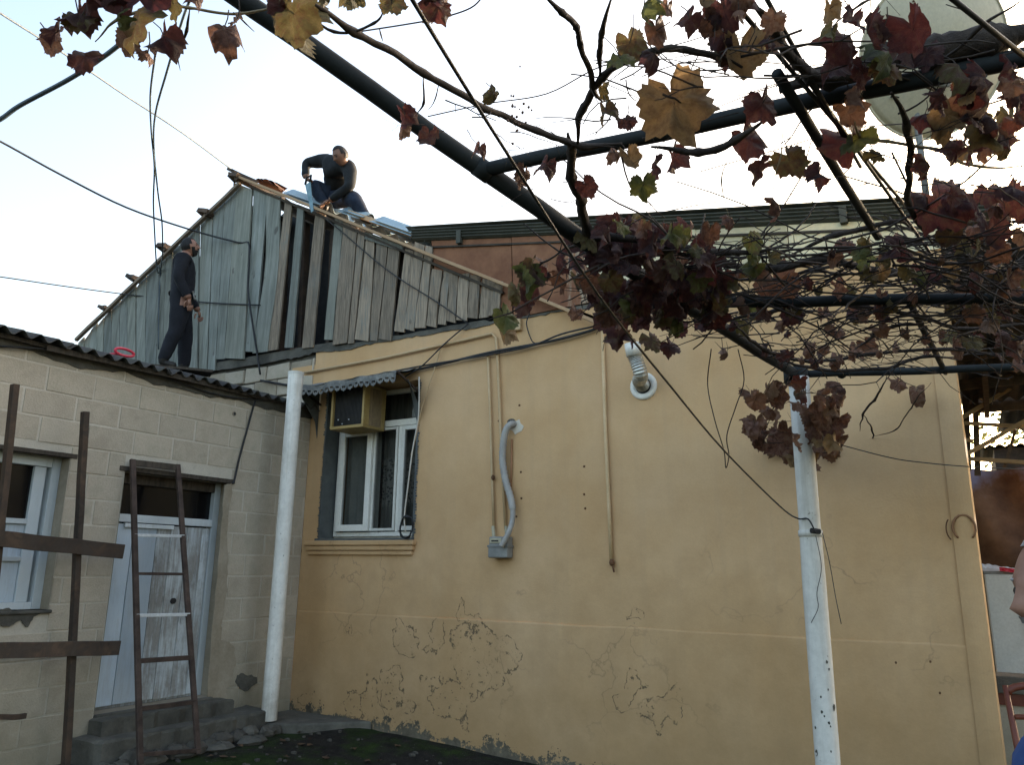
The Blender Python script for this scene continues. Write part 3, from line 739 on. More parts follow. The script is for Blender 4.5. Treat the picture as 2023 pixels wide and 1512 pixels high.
while zr < ZT-.02:
    z0, z1 = zr, min(zr+CH, ZT); off = (.21 if r % 2 == 0 else 0.)+.025*math.sin(r*2.7)
    y = -2.33-off-.445*9
    while y < -.005:
        L_ = .445*(1+RNG.uniform(-.05,.05)); ya, yb = y, min(y+L_, -.004); y = y+L_
        if yb < YN: continue
        pcs = [(ya, yb)]
        for (h0,h1,g0,g1) in ((DY0,DY1,DZ0,DZ1),(WY0,WY1,WZ0,WZ1)):
            if z1 > g0+.04 and z0 < g1-.04:
                pcs = [p for (a,c) in pcs for p in ((a, min(c,h0)), (max(a,h1), c)) if p[1]-p[0] > .012]
        for a, c in pcs:
            if c-a < .03: continue
            za, zb = z0, z1
            for (h0,h1,g0,g1) in ((DY0,DY1,DZ0,DZ1),(WY0,WY1,WZ0,WZ1)):
                if a < h1 and c > h0:
                    if za < g1 < zb: za = g1
                    if za < g0 < zb: zb = g0
            if zb-za < .03: continue
            J = .0065; ch = .004; pr = WX+RNG.uniform(-.002,.003); k = lambda: RNG.uniform(-.0025,.0025)
            tl = RNG.uniform(-.003,.003)
            if -1.72 < a and False: pass
            q = MB(); q.add([(pr,a+J+ch+k(),za+J+ch+k()),(pr+tl,c-J-ch+k(),za+J+ch+k()),(pr+tl,c-J-ch+k(),zb-J-ch+k()),(pr,a+J+ch+k(),zb-J-ch+k()),
                             (MX-.01,a+J,za+J),(MX-.01,c-J,za+J),(MX-.01,c-J,zb-J),(MX-.01,a+J,zb-J)], [(0,1,2,3),(0,4,5,1),(1,5,6,2),(2,6,7,3),(3,7,4,0)])
            q.build('stone_block', 'limestone', blk)
    zr += CH; r += 1
# cement render around the door: irregular smear on the right jamb and a patch low down
def smear(pts, x, t=.006, name='cement_patch', mat='reveal_cement'):
    q = MB(); P0 = [PX(*p, x) for p in pts]; P = [a.lerp(c, t/5)+V(0, .018*noise.noise(Vector((a.lerp(c,t/5)*17)))+RNG.uniform(-.006,.006), .018*noise.noise(Vector((a.lerp(c,t/5)*19)))+RNG.uniform(-.006,.006)) for a, c in zip(P0, P0[1:]+P0[:1]) for t in range(5)]; q.prism(P, (-t-.006,0,0)); return q.build(name, mat, blk)
smear([(462,952),(452,1010),(449,1060),(451,1120),(447,1180),(438,1230),(437,1265),(452,1268),(463,1285),(466,1310),(460,1340),(448,1365),(447,1400),(440,1420),(408,1412),(412,1330),(424,1200),(436,1060),(444,958)], WX+.011)
smear([(468,1335),(482,1332),(508,1338),(508,1350),(490,1366),(474,1362),(466,1350)], WX+.011, mat='grey_cement')
smear([(0,1205),(30,1206),(78,1208),(92,1210),(70,1218),(55,1240),(40,1228),(18,1240),(0,1232)], WX+.014, mat='grey_cement')
# lintels
MB().box((MX-.05, DY0-.06, DZ1-.0), (WX+.012, DY1+.05, DZ1+.045)).build('lintel', 'shed_timber', blk, bevel=.004)
MB().box((MX-.05, WY0-.06, WZ1-.0), (WX+.014, WY1+.06, WZ1+.04)).build('lintel', 'shed_timber', blk, bevel=.004)
# little round hole high in the wall
p = PX(462, 818, WX)
q = MB(); q.tube([(WX-.03,p.y,p.z),(WX+.012,p.y,p.z)], .025, 12); q.build('pipe_stub', 'reveal_cement', blk); MB().disc((WX+.0125,p.y,p.z), (0,1,0), (0,0,1), .017).build('pipe_bore', 'black_rubber', blk)

# door: frame, transom light, five planks
door = MB().box((MX-RD-.03, DY0+.08, DZ0+.0), (MX-RD-.012, DY1-.08, 2.0)).build('door', 'door_paint_worn', blk)
DXF = MX-RD
zt_ = PX(330, 1030, DXF).z                     # transom bar height
def dpart(name, mat, lo, hi, bevel=.004, lab=None):
    o = MB().box(lo, hi).build(name, mat, door, bevel=bevel)
    if lab: o['label'] = lab
dpart('frame', 'white_trim', (DXF-.06, DY0, DZ0), (DXF+.03, DY0+.075, DZ1-.002))
dpart('frame', 'white_trim', (DXF-.06, DY1-.075, DZ0), (DXF+.03, DY1, DZ1-.002))
dpart('frame', 'shed_timber', (DXF-.06, DY0+.076, DZ1-.10), (DXF+.028, DY1-.076, DZ1-.002))
dpart('transom', 'white_trim', (DXF-.06, DY0+.076, zt_-.035), (DXF+.034, DY1-.076, zt_+.04))
dpart('transom', 'white_trim', (DXF+.0, DY0+.16, zt_-.085), (DXF+.040, DY0+.70, zt_-.045))
MB().add([(DXF-.03,DY0+.07,zt_),(DXF-.03,DY1-.07,zt_),(DXF-.03,DY1-.07,DZ1-.05),(DXF-.03,DY0+.07,DZ1-.05)], [(0,1,2,3)]).build('pane', 'dark_glass', door)
ww = [.20,.27,.17,.20,.19,.10]; y = DY0+.078; tot = sum(ww); av = (DY1-DY0-.156)/tot
for i, wd in enumerate(ww):
    wd *= av; dd = RNG.uniform(0, .006)
    q = MB(); q.bar((DXF-.0+dd, y+wd/2, DZ0+.02+RNG.uniform(0,.012)), (DXF+dd, y+wd/2, zt_-.05), .022, wd-.006, up=(0,1,0), n=5, jit=.0012)
    q.build('plank', 'door_paint_blue' if i < 2 else 'door_paint_worn', door, bevel=.003); y += wd
p = PX(342, 1188, DXF+.02); q = MB(); q.tube([(DXF+.012,p.y,p.z),(DXF+.03,p.y,p.z)], .03, 10); q.build('lock', 'black_rubber', door)
MB().box((DXF-.03, DY0, DZ0-.04), (WX+.05, DY1, DZ0-.001)).build('threshold', 'grey_cement', door, bevel=.01)
# window: frame, pane above, painted boards below
wnd = MB().box((DXF-.05, WY0+.06, WZ0+.02), (DXF-.035, WY1-.06, WZ1-.02)).build('window', 'white_trim', blk)
def wp(name, mat, lo, hi, bevel=.004): MB().box(lo, hi).build(name, mat, wnd, bevel=bevel)
wp('frame', 'white_trim', (DXF-.04, WY1-.075, WZ0), (DXF+.05, WY1-.0, WZ1-.002)); wp('frame', 'white_trim', (DXF-.04, WY0, WZ1-.085), (DXF+.045, WY1-.076, WZ1-.003))
wp('frame', 'white_trim', (DXF-.04, WY0, WZ0+.0), (DXF+.045, WY1-.076, WZ0+.06))
for yc in (WY1-.16, WY1-.56, WY1-.66): wp('sash', 'white_trim', (DXF-.03, yc-.05, WZ0+.061), (DXF+.025, yc+.05, WZ1-.087))
z1 = PX(40, 1030, DXF).z; z2 = PX(30, 1105, DXF).z
wp('glazing_bar', 'white_trim', (DXF-.03, WY1-.509, z1-.025), (DXF+.03, WY1-.211, z1+.02)); wp('glazing_bar', 'white_trim', (DXF-.03, WY1-.509, z2-.02), (DXF+.028, WY1-.211, z2+.02))
wp('pane', 'dark_glass', (DXF-.02, WY1-.51, z1+.021), (DXF-.008, WY1-.21, WZ1-.088), 0)
wp('pane', 'dark_glass', (DXF-.02, WY1-1.2, z1+.021), (DXF-.008, WY1-.71, WZ1-.088), 0)
for a, c in ((WY1-.51, WY1-.365), (WY1-.363, WY1-.21)):
    wp('board', 'door_paint_blue', (DXF-.02, a, WZ0+.062), (DXF+.006, c-.003, z1-.026), .003)
MB().box((MX-RD, WY0, WZ0-.03), (WX+.035, WY1+.02, WZ0+.0)).build('sill', 'grey_cement', wnd, bevel=.01)
# broken eaves course and wall plate
b = MB(); n = 90
for i in range(n):
    a, c = YN+(0-YN)*i/n, YN+(0-YN)*(i+1)/n
    f = lambda y: 3.405+.06*noise.noise(Vector((y*2.2,0,4)))+.02*noise.noise(Vector((y*9,0,4)))
    b.add([(WX+.012,a,f(a)),(WX+.012,c,f(c)),(WX+.035,c,3.50),(WX+.035,a,3.50),(WX-.02,a,f(a)),(WX-.02,c,f(c))], [(0,1,2,3),(4,5,1,0)])
b.build('eaves_mortar', 'grey_cement', blk)
MB().bar((WX+.05,YN,3.478),(WX+.05,-.02,3.505),.05,.035,n=14,jit=.006).build('eaves_batten', 'shed_timber', blk)
MB().bar((WX+.09,-3.3,3.475),(WX+.10,-1.6,3.50),.02,.05,n=6,jit=.006).build('eaves_board', 'shed_timber', blk)
# corrugated slates
RS = .25
y = -.02; k = 0
while y > -5.4:
    L_ = 1.05
    corr('roof_sheet', 'dark_slate', blk, (WX+.16+RNG.uniform(-.02,.03), y-L_, 3.520+.012*(k%2)+.0*y), (0,1,0), (-1,0,RS), (RS,0,1), L_+.06, 5.2, per=.15, amp=.026, th=.010, ph=RNG.uniform(0,6), nper=9, nv=5)
    y -= L_; k += 1

# doorstep of slabs and broken stone
st = thing('doorstep', (-6.6, -1.7, 0), 'worn concrete and rubble doorstep below the weathered plank door', 'steps')
def slabm(pts, z0, z1, mat, jit=.02, name='slab'):
    q = MB(); vs = []; n = len(pts); P = []
    for i in range(n):
        a, c = Vector(pts[i]), Vector(pts[(i+1)%n]); m_ = max(1, int((c-a).length/.09))
        P += [a.lerp(c, t/m_)+Vector((RNG.uniform(-jit,jit), RNG.uniform(-jit,jit))) for t in range(m_)]
    N = len(P)
    lo = [(p.x,p.y,z0) for p in P]; hi = [(p.x,p.y,z1-.02+RNG.uniform(-.008,.008)) for p in P]; cx = sum((p.x for p in P))/N; cy = sum((p.y for p in P))/N
    tp = [(cx+(p.x-cx)*.95, cy+(p.y-cy)*.97, z1+RNG.uniform(-.006,.006)) for p in P]
    fs = [(i, (i+1)%N, N+(i+1)%N, N+i) for i in range(N)]+[(N+i, N+(i+1)%N, 2*N+(i+1)%N, 2*N+i) for i in range(N)]+[tuple(range(2*N, 3*N))]
    q.add(lo+hi+tp, fs); return q.build(name, mat, st)
slabm([(WX+.01,-2.55),(WX+.42,-2.5),(WX+.45,-1.3),(WX+.40,-.62),(WX+.01,-.60)], -.2, .18, 'grey_cement')
slabm([(WX+.012,-2.42),(WX+.22,-2.40),(WX+.24,-1.02),(WX+.012,-1.0)], .1, .31, 'grey_cement')
for k in range(12):
    y = -2.55+k*.17+RNG.uniform(-.04,.04); x = WX+.50+RNG.uniform(-.05,.05); s_ = RNG.uniform(.08,.13)
    q = MB(); q.ball((x, y, gz(x,y)+s_*.3), (s_*.8, s_*1.1, s_*.7), 7, 5)
    q.v = [v+V(*(RNG.uniform(-.012,.012) for _ in range(3))) for v in q.v]; q.build('stone', 'step_stone' if k % 3 else 'grey_cement', st)
for k in range(5):
    a = V(WX+.62+RNG.uniform(-.08,.1), -2.5+k*.35, 0); a.z = gz(a.x, a.y)+.02
    q = MB(); q.ball(a, (.12, .17, .05), 7, 4); q.v = [v+V(*(RNG.uniform(-.012,.012) for _ in range(3))) for v in q.v]; q.build('stone', 'grey_cement', st)
ap = MB(); P = []
for (x, y) in ((WX+.02,-.66),(-6.5,-.72),(-6.2,-.55),(-5.95,-.30),(-5.7,-.02),(WX+.02,-.02)): P.append((x+RNG.uniform(-.02,.02), y, .055))
ap.prism(P, (0,0,-.3)); ap.build('concrete_apron', 'grey_cement', bevel=.02, kind='structure')

# ------------------------------------------------------------------ things standing in front of the block house
lad = thing('ladder', (-6.4, -1.9, 0), 'brown steel ladder with two whitish rungs leaning in front of the weathered plank door', 'ladder')
a0, a1 = PZ(277,1512,.0), PX(262,908,WX+.045); c0, c1 = PZ(389,1506,.0), PX(351,918,WX+.045)
c0 = V(a0.x+.02, c0.y, 0.); 
c0 = PX(390,1506, a0.x); c0.z = max(c0.z, -.02)
q = MB(); q.bar(a0, a1, .05, .032, up=(1,0,0)); q.build('rail', 'rust_brown_steel', lad, bevel=.004)
q = MB(); q.bar(c0, c1, .05, .030, up=(1,0,0)); q.build('rail', 'rust_brown_steel', lad, bevel=.004)
def along(p, q, ypx):
    lo, hi = 0., 1.
    for _ in range(40):
        m_ = (lo+hi)/2; v = p.lerp(q, m_)-CAM; yy = PH/2-FPX*(v.dot(UP)/v.dot(FW))
        if yy > ypx: lo = m_
        else: hi = m_
    return p.lerp(q, (lo+hi)/2)
for yl, yr, mt, h in ((1058,1060,'rung_white',.028),(1134,1135,'rust_brown_steel',.026),(1217,1215,'rung_white',.030),(1307,1300,'rust_brown_steel',.042),(1402,1388,'rust_brown_steel',.04),(1492,1484,'rust_brown_steel',.034)):
    q = MB(); p, r_ = along(a0,a1,yl), along(c0,c1,yr); d = (r_-p).normalized()*.012
    q.bar(p-d, r_+d, .028, h); o = q.build('rung', mt, lad, bevel=.003)
    if mt == 'rung_white': o['label'] = 'whitish painted rung'
q = MB(); q.bar(a1.lerp(a0,.012), c1.lerp(c0,.012), .02, .06); q.build('top_plate', 'shed_timber', lad, bevel=.003)

trl = thing('timber_frame', (-6.7, -3, 0), 'frame of brown timber uprights and crossboards standing before the block house window', 'frame')
TX = -6.68
for a, c in (((30,760),(-40,1420)),((168,814),(129,1530))):
    p, q_ = PX(*a, TX), PX(*c, TX); MB().bar(p, q_, .05, .062, up=(1,0,0), n=10, jit=.003).build('upright', 'brown_timber', trl, bevel=.004)
for a, c, h in (((-60,1059),(244,1090),.125),((-60,1288),(236,1281),.12),((-60,1420),(51,1416),.04)):
    p, q_ = PX(*a, TX+.06), PX(*c, TX+.06); MB().bar(p, q_, .03, h, n=8, jit=.004).build('crossboard', 'brown_timber', trl, bevel=.004)

# left white downpipe
pp = thing('drain_pipe', (-6.70, -.36, .07), 'straight white asbestos pipe standing in the corner between the two houses', 'pipe')
P0 = PZ(531,1424,.07); P1 = PY(585,738,P0.y)
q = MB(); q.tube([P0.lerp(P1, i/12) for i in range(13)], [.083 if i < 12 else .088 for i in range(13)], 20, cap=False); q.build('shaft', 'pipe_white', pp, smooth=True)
q = MB(); q.tube([P1-V(0,0,.02), P1+V(0,0,.012)], .09, 20, cap=False); q.build('rim', 'pipe_white', pp, smooth=True)

# ------------------------------------------------------------------ wall fittings
ac = thing('air_conditioner', PY(700,845,-.2), 'yellowed window air conditioner under the lace edged awning', 'air conditioner')
xa, xb = PY(653,820,-.22).x, PY(718,820,-.22).x; z0, z1 = PY(690,846,-.22).z, 3.70
YF, YB = -.22, .16
b = MB(); t = .03
b.box((xa, YF, z0), (xb, YB, z0+t)); b.box((xa, YF, z1-t), (xb, YB, z1)); b.box((xa, YF, z0+t), (xa+t, YB, z1-t))
b.box((xb-t, YF, z0+t), (xb, YF+.10, z1-t)); b.box((xb-t, YB-.06, z0+t), (xb, YB, z1-t)); b.box((xa+t, YB-.02, z0+t), (xb-t, YB, z1-t))
b.build('casing', 'ac_yellow', ac, bevel=.006)
b = MB(); b.box((xa+t, YF+.035, z0+t), (xb-t, YF+.05, z1-t))
for k in range(22): 
    x = xa+t+.01+(xb-xa-2*t-.02)*k/21; b.box((x-.002, YF+.028, z0+t), (x+.002, YF+.034, z1-t))
b.build('condenser_grille', 'ac_dark', ac)
MB().box((xb-.05, YF+.10, z0+t), (xb-.04, YB-.06, z1-t)).build('inner_panel', 'ac_dark', ac)
for k in range(8):
    y = YF+.115+(YB-.06-YF-.13)*k/7; MB().bar((xb-.012, y, z0+t), (xb-.012, y, z1-t), .016, .018, up=(1,1,0)).build('louvre', 'ac_louver', ac)
for px, py in ((689,829),(676,838),(668,830)):
    p = PY(px, py, YF+.01); MB().ball(p, .009, 6, 4).build('screw', 'rung_white', ac)

aw = thing('awning', PY(700,770,-.2), 'dented grey tin awning with a scalloped lace edge above the window', 'awning')
p0, p1 = PY(592,774,-.05), PY(806,737,-.34); q0, q1 = PY(596,786,-.33), PY(806,757,-.36)
zt0 = 3.83
XA, XB = WL-.14, WR-.02
def zawn(u): return 3.815+.02*u
b = MB(); b.grid(lambda u, v: V(XA+(XB-XA)*u, -.005-.40*v, zawn(u)+.02-.13*v+.010*math.sin(u*23)*v+.02*noise.noise(Vector((u*5,v*3,0)))), 30, 5)
b.build('sheet', 'awning_metal', aw, smooth=True)
b = MB(); nn_ = 17                                  # valance with open scallops
def vp_(u, s_): return V(XA+(XB-XA)*u, -.405-.012*math.sin(u*19)-.03*s_*0, zawn(u)-.108+.010*math.sin(u*23)+.02*noise.noise(Vector((u*5,3,0)))-s_)
for i in range(nn_*4):
    u0, u1 = i/(nn_*4), (i+1)/(nn_*4); b.add([vp_(u0,-.004), vp_(u1,-.004), vp_(u1,.062), vp_(u0,.062)], [(0,1,2,3)])
for i in range(nn_):
    uc = (i+.5)/nn_; w_ = .5/nn_; seg = 12
    for k in range(seg):
        a0_, a1_ = math.pi*k/seg, math.pi*(k+1)/seg
        pt = lambda a, r: vp_(uc-w_*r*math.cos(a), .062+.058*r*math.sin(a)*(1+.12*math.sin(a*9)))
        b.add([pt(a0_,.55), pt(a1_,.55), pt(a1_,1.), pt(a0_,1.)], [(0,1,2,3)])
    for (dx, dz, r) in ((0,.085,.010),):
        c = vp_(uc, dz)
        b.add([c+V(r*math.cos(k*1.05),0,r*math.sin(k*1.05)) for k in range(6)], [tuple(range(6))])
b.build('lace_edge', 'awning_metal', aw)
b = MB(); b.prism([PY(806,752,-.36), PY(806,752,-.02)+V(0,0,.02), PY(824,835,-.02), PY(826,800,-.1)], (.006,0,0)); b.build('side_flap', 'lining_blue', aw)
b = MB(); b.prism([V(XA,-.40,zawn(0)-.12), V(XA,-.01,zawn(0)), V(XA,-.01,3.15), V(XA,-.06,3.35)], (.006,0,0)); b.build('side_flap', 'lining_blue', aw)
b = MB(); b.bar((XA,-.39,zawn(0)-.10),(XA+.02,-.0,zawn(0)-.25),.02,.02); b.build('bracket', 'rust_brown_steel', aw); b = MB(); b.bar((XB,-.39,zawn(1)-.10),(XB,-.0,zawn(1)-.25),.02,.02); b.build('bracket', 'rust_brown_steel', aw)

def wall_pipe(name, pts, r, mat, label, cat='pipe', y=-.03, group=None, n=8, sm=3):
    P = [PY(*p[:2], p[2] if len(p) > 2 else y) for p in pts]
    q = MB(); q.tube(spline(P, sm) if sm > 1 else P, r, n)
    o = q.build(name, mat, None, smooth=True); return tag(o, label, cat, group or ('gas pipes on the yellow wall' if name == 'gas_pipe' else None))
gm = thing('gas_meter', PY(990,1085,-.06), 'small grey gas meter box at the foot of two thin wall pipes', 'meter')
x0, x1 = PY(969,1080,-.08).x, PY(1007,1080,-.08).x; zt, zm, zb_ = PY(988,1061,-.08).z, PY(988,1080,-.08).z, PY(988,1103,-.08).z
MB().box((x0, -.13, zb_), (x1, -.012, zm)).build('box', 'meter_grey', gm, bevel=.012)
MB().box((x0+.005, -.12, zm+.001), (x1-.005, -.012, zt)).build('head', 'meter_grey', gm, bevel=.01)
MB().box((x0-.006, -.136, zm-.012), (x1+.006, -.008, zm+.012)).build('flange', 'meter_grey', gm, bevel=.004)
MB().box((x0+.02, -.128, zm+.03), (x0+.02+(x1-x0)*.6, -.1205, zt-.015)).build('dial', 'meter_cream', gm, bevel=.003)
MB().box((x0+.04, -.131, zm+.045), (x0+.02+(x1-x0)*.45, -.1285, zt-.035)).build('counter', 'ac_dark', gm)
MB().tube([PY(976,1064,-.05), PY(974,1040,-.05)], .018, 10).build('union', 'meter_cream', gm); MB().tube([PY(1001,1064,-.05), PY(1000,1040,-.05)], .018, 10).build('union', 'meter_cream', gm)
wall_pipe('gas_pipe', [(964,698),(968,800),(973,960),(976,1046)], .015, 'pipe_cream', 'thin cream gas pipe running straight down into the meter, left of the pair', sm=1)
wall_pipe('gas_pipe', [(600,737),(760,707),(900,676),(972,659),(980,668),(984,720),(991,900),(999,1046)], .016, 'pipe_cream', 'cream gas pipe running along the wall top, then down to the meter', sm=1)
q = wall_pipe('gas_pipe', [(1190,648),(1196,850),(1203,1000),(1208,1106)], .019, 'pipe_cream', 'cream gas pipe ending free above the ground with a rusty valve', sm=1)
v_ = MB(); p = PY(1209,1112,-.035); v_.ball(p, (.028,.028,.035), 8, 6); v_.bar(p, PY(1213,1131,-.05), .012, .014); v_.build('valve', 'rust_iron', q)
for px, py in ((974,944),(990,900)): 
    v_ = MB(); v_.ball(PY(px,py,-.035), (.022,.02,.03), 7, 5); v_.build('wall_clip', 'rust_iron', gm)
wall_pipe('pipe', [(1011,868),(1010,935),(1007,1000)], .011, 'pipe_brown', 'short thin brown pipe behind the grey corrugated hose', y=-.02, sm=1)
H = [PY(*p) for p in ((1020,838,.03),(1008,840,-.05),(999,852,-.08),(994,880,-.08),(993,912,-.08),(999,950,-.08),(1009,985,-.08),(1013,1010,-.09),(1012,1030,-.10),(1006,1050,-.14),(997,1068,-.16),(990,1080,-.17))]
hp = spline(H, 9); q = MB(); q.tube(hp, [.032+(.007 if i % 2 else 0) if i < 62 else .027 for i in range(len(hp))], 10)
tag(q.build('hose', 'hose_grey', smooth=True), 'grey corrugated hose curving from a hole in the wall to the meter', 'hose')
p = PY(1018,844,-.004); b = MB(); P = [(p.x+r_*math.cos(a), -.004, p.z+r_*math.sin(a)) for a, r_ in zip([k*.52 for k in range(12)], [.10,.07,.09,.06,.09,.07,.1,.06,.05,.08,.07,.09])]
b.prism(P, (0,.01,0)); b.build('patched_hole', 'mortar', house)
b = MB(); p = PY(1010,833,-.008); b.ball(p, (.05,.01,.03), 8, 5); b.build('broken_edge', 'grey_cement', house)
fl = thing('flue_pipe', PY(1268,765,0), 'ribbed aluminium flue bending out of a white wall collar', 'flue')
c_ = PY(1271,763,-.01); q = MB(); q.sweep([(-.018,.075),(-.018,.12),(-.008,.135),(.008,.135),(.008,.075)], None, [], (1,0,0), (0,0,1)) if False else None
n = 28; vs, fs = [], []
for k in range(n):
    a = 2*math.pi*k/n
    for (r_, yy) in ((.078,0),(.078,-.02),(.118,-.028),(.135,-.012),(.135,0)): vs.append((c_.x+r_*math.cos(a), yy, c_.z+r_*math.sin(a)))
for k in range(n):
    for j in range(4): fs.append((k*5+j, ((k+1)%n)*5+j, ((k+1)%n)*5+j+1, k*5+j+1))
MB().add(vs, fs).build('collar', 'window_white', fl, smooth=True)
b = MB(); b.disc((c_.x, -.012, c_.z), (1,0,0), (0,0,1), .08, 20); b.build('socket', 'ac_dark', fl)
F = spline([c_+V(0,.0,0), c_+V(0,-.10,.03), PY(1266,742,-.22), PY(1258,715,-.26), PY(1252,700,-.28)], 12); q = MB(); q.tube(F, [.064+(.005 if i % 2 else 0) for i in range(len(F))], 16); q.build('duct', 'alu_duct', fl, smooth=False)
q = MB(); q.tube([PY(1253,703,-.28), PY(1249,678,-.30)], .074, 16); q.build('sleeve', 'window_white', fl, smooth=True)
hs = MB(); p = PY(1905,1046,-.035); P = [p+V(.075*math.cos(a), 0, .095*math.sin(a)+.01) for a in [-.9+ (math.pi+1.8)*k/14 for k in range(15)]]
hs.tube(P, [.007+.003*math.sin(math.pi*k/14) for k in range(15)], 6); tag(hs.build('horseshoe', 'pipe_brown', smooth=True), 'rusty horseshoe hung open end down on the right end of the yellow wall', 'horseshoe')
b = MB(); p = PY(1884,1046,-.03); P = [p+V(.05*math.cos(a), 0, .09*math.sin(a)) for a in [2.2+2.0*k/8 for k in range(9)]]; b.tube(P, .005, 5); b.build('wire_hook', 'rust_iron', house)
b = MB()
for px, py in ((1029,933),(1030,985),(1154,922),(1154,977),(1156,1005),(985,832),(1026,801),(1600,1180),(1770,1310),(1838,1308),(1857,1370),(1020,1021)):
    b.ball(PY(px,py,-.003), (.012,.006,.012), 6, 4)
b.build('nail_hole', 'rust_iron', house)
jb = MB(); p = PY(1020,645,-.03); jb.box((p.x-.09,-.05,p.z-.05),(p.x+.06,-.003,p.z+.08)); tag(jb.build('junction_box', 'pipe_cream', bevel=.01), 'cream painted junction box under the eaves beside a drooping green leaf', 'junction box')

# ------------------------------------------------------------------ wires
def wire(pts, r, mat, label, name='wire', cat='wire', group=None, n=5):
    q = MB(); q.tube(spline(pts, 5), r*1.6, 6); return tag(q.build(name, mat, None, smooth=True), label, cat, group or ('cables' if name == 'cable' else 'thin wires')+' strung about the yard and walls')
wire([PY(515,752,-.05),PY(600,764,-.04),PY(700,752,-.42+.35),PY(835,728,-.05),PY(966,697,-.05),PY(1080,676,-.05),PY(1152,658,-.05),PY(1190,645,-.04)], .009, 'black_rubber', 'thickest black cable of the bundle sagging along the top of the yellow wall', 'cable', 'cable')
wire([PY(597,766,-.06),PY(720,745,-.06),PY(840,722,-.06),PY(950,704,-.06),PY(1045,685,-.06),PY(1110,660,-.06),PY(1188,642,-.06)], .006, 'black_rubber', 'thinner black cable looping above the bundle on the yellow wall', 'cable', 'cable')
wire([PY(990,636,-.02),PY(985,640,-.05),PY(1043,614,-.04),PY(1040,640,-.05),PY(1050,672,-.05),PY(1060,680,-.06)], .004, 'black_rubber', 'loose black wire looping down from the junction box')
wire([PY(800,745,-.1),PY(835,722,-.08),PY(880,678,-.06),PY(925,640,-.05)], .005, 'black_rubber', 'thin dark wire climbing from the awning to the plank gable')
wire([PY(870,690,-.04),PY(855,740,-.05),PY(835,800,-.05),PY(822,860,-.06),PY(812,900,-.08)], .004, 'pipe_cream', 'thin cream wire hanging beside the right edge of the window')
wire([PY(828,745,-.06),PY(828,790,-.12),PY(826,830,-.10),PY(815,890,-.10),PY(806,960,-.10),PY(799,1020,-.10),PY(801,1052,-.10)], .005, 'white_wire', 'white wire hanging in front of the window pane')
p = PY(803,1042,-.10); q = MB(); P = [p+V(.085*math.cos(a), .01*math.sin(3*a), .12*math.sin(a)) for a in [2*math.pi*k/18 for k in range(19)]]; q.tube(P, .011, 6); q.tube([x+V(.01,-.015,.012*math.sin(i)) for i, x in enumerate(P)], .008, 6)
tag(q.build('cable_coil', 'black_rubber', smooth=True), 'coil of black cable hanging at the bottom right of the window', 'cable coil')
wire([PY(215,742,-2.)]*1+[PX(130,690,WX+.2)]+[PX(230,715,WX+.06),PX(330,745,WX+.03),PX(420,778,WX+.02),PX(500,790,WX+.02)][0:4], .005, 'black_rubber', 'black wire running under the corrugated eaves')if False else None
wire([PX(0,684,WX+.05),PX(120,695,WX+.06),PX(300,738,WX+.05),PX(420,778,WX+.03),PX(505,790,WX+.03),PX(560,790,WX+.05)], .006, 'black_rubber', 'black cable slung below the corrugated eaves of the block house', 'cable', 'cable')
wire([PX(505,788,WX+.02),PX(488,850,WX+.025),PX(473,905,WX+.02),PX(464,945,WX+.02),PX(460,956,WX+.03)], .007, 'black_rubber', 'black cable running down the block wall to the corner of the door', 'cable', 'cable')
wire([PD(-60,252,9.),PD(0,279,9.4),PD(120,345,10.),PD(250,410,10.6),PD(380,455,11.1),PY(470,479,-.06),PY(492,484,-.055),PY(490,560,-.06),PY(493,600,-.06),PY(505,680,-.06),PY(514,740,-.06)], .0085, 'black_rubber', 'dark overhead cable that turns down the grey green planks', 'cable', 'cable')
wire([PD(-60,540,11),PD(0,547,11.2),PD(130,566,11.6),PD(260,583,12.),PY(400,597,-.06),PY(515,603,-.05)], .006, 'black_rubber', 'thin wire crossing the planks level behind the standing man')
wire([PD(-60,-20,6),PD(0,25,6.5),PD(130,108,7.8),PD(250,190,9.),PD(360,262,10.),PY(457,334,-.05)], .0065, 'cable_blue', 'thin overhead wire running to the ridge of the gable')
wire([PD(-60,265,5.5),PD(0,236,5.5),PD(40,208,5.5),PD(130,160,5.4),PD(190,122,5.3),PD(250,76,5.2),PD(380,-40,5.)], .011, 'cable_blue', 'thickest blue grey overhead cable in the left sky', 'cable', 'cable')
wire([PD(310,90,6.),PD(305,120,6.2),PD(297,190,6.8),PD(299,260,7.5),PD(305,330,8.2),PD(303,400,9.),PD(306,470,9.8),PD(309,520,10.2),PY(313,540,-.1),PY(318,525,-.1)], .006, 'cable_blue', 'left strand of the pair hanging beside the gable')
wire([PD(375,0,5.),PD(360,40,5.4),PD(330,140,6.2),PD(307,225,7.),PD(304,290,7.8),PD(312,380,8.9),PD(320,440,9.6),PD(321,500,10.2),PY(318,528,-.1),PY(314,600,-.06),PY(313,690,-.06)], .006, 'cable_blue', 'right strand of the pair hanging beside the gable')
wire([PY(575,400,-.02),PY(640,430,-.05),PY(760,530,-.06),PY(860,595,-.06),PY(925,640,-.05)], .005, 'black_rubber', 'thin wire slanting across the bare gable planks')
POSTT = PZ(1578,752,2.97); 
def postx(py): return along(V(POSTT.x,POSTT.y,-.4), POSTT, py)
wire([PD(800,-25,1.75),PD(900,140,2.05),PD(1000,300,2.4),PD(1180,580,3.1),PD(1330,770,3.8),PD(1430,890,4.4),PD(1540,1000,5.0),postx(1026)+V(-.06,-.09,0),postx(1028)+V(.01,-.10,0),postx(1055)+V(.05,-.085,0)], .0034, 'black_rubber', 'black cable crossing diagonally in front of the yellow wall to the white post', 'cable', 'cable')
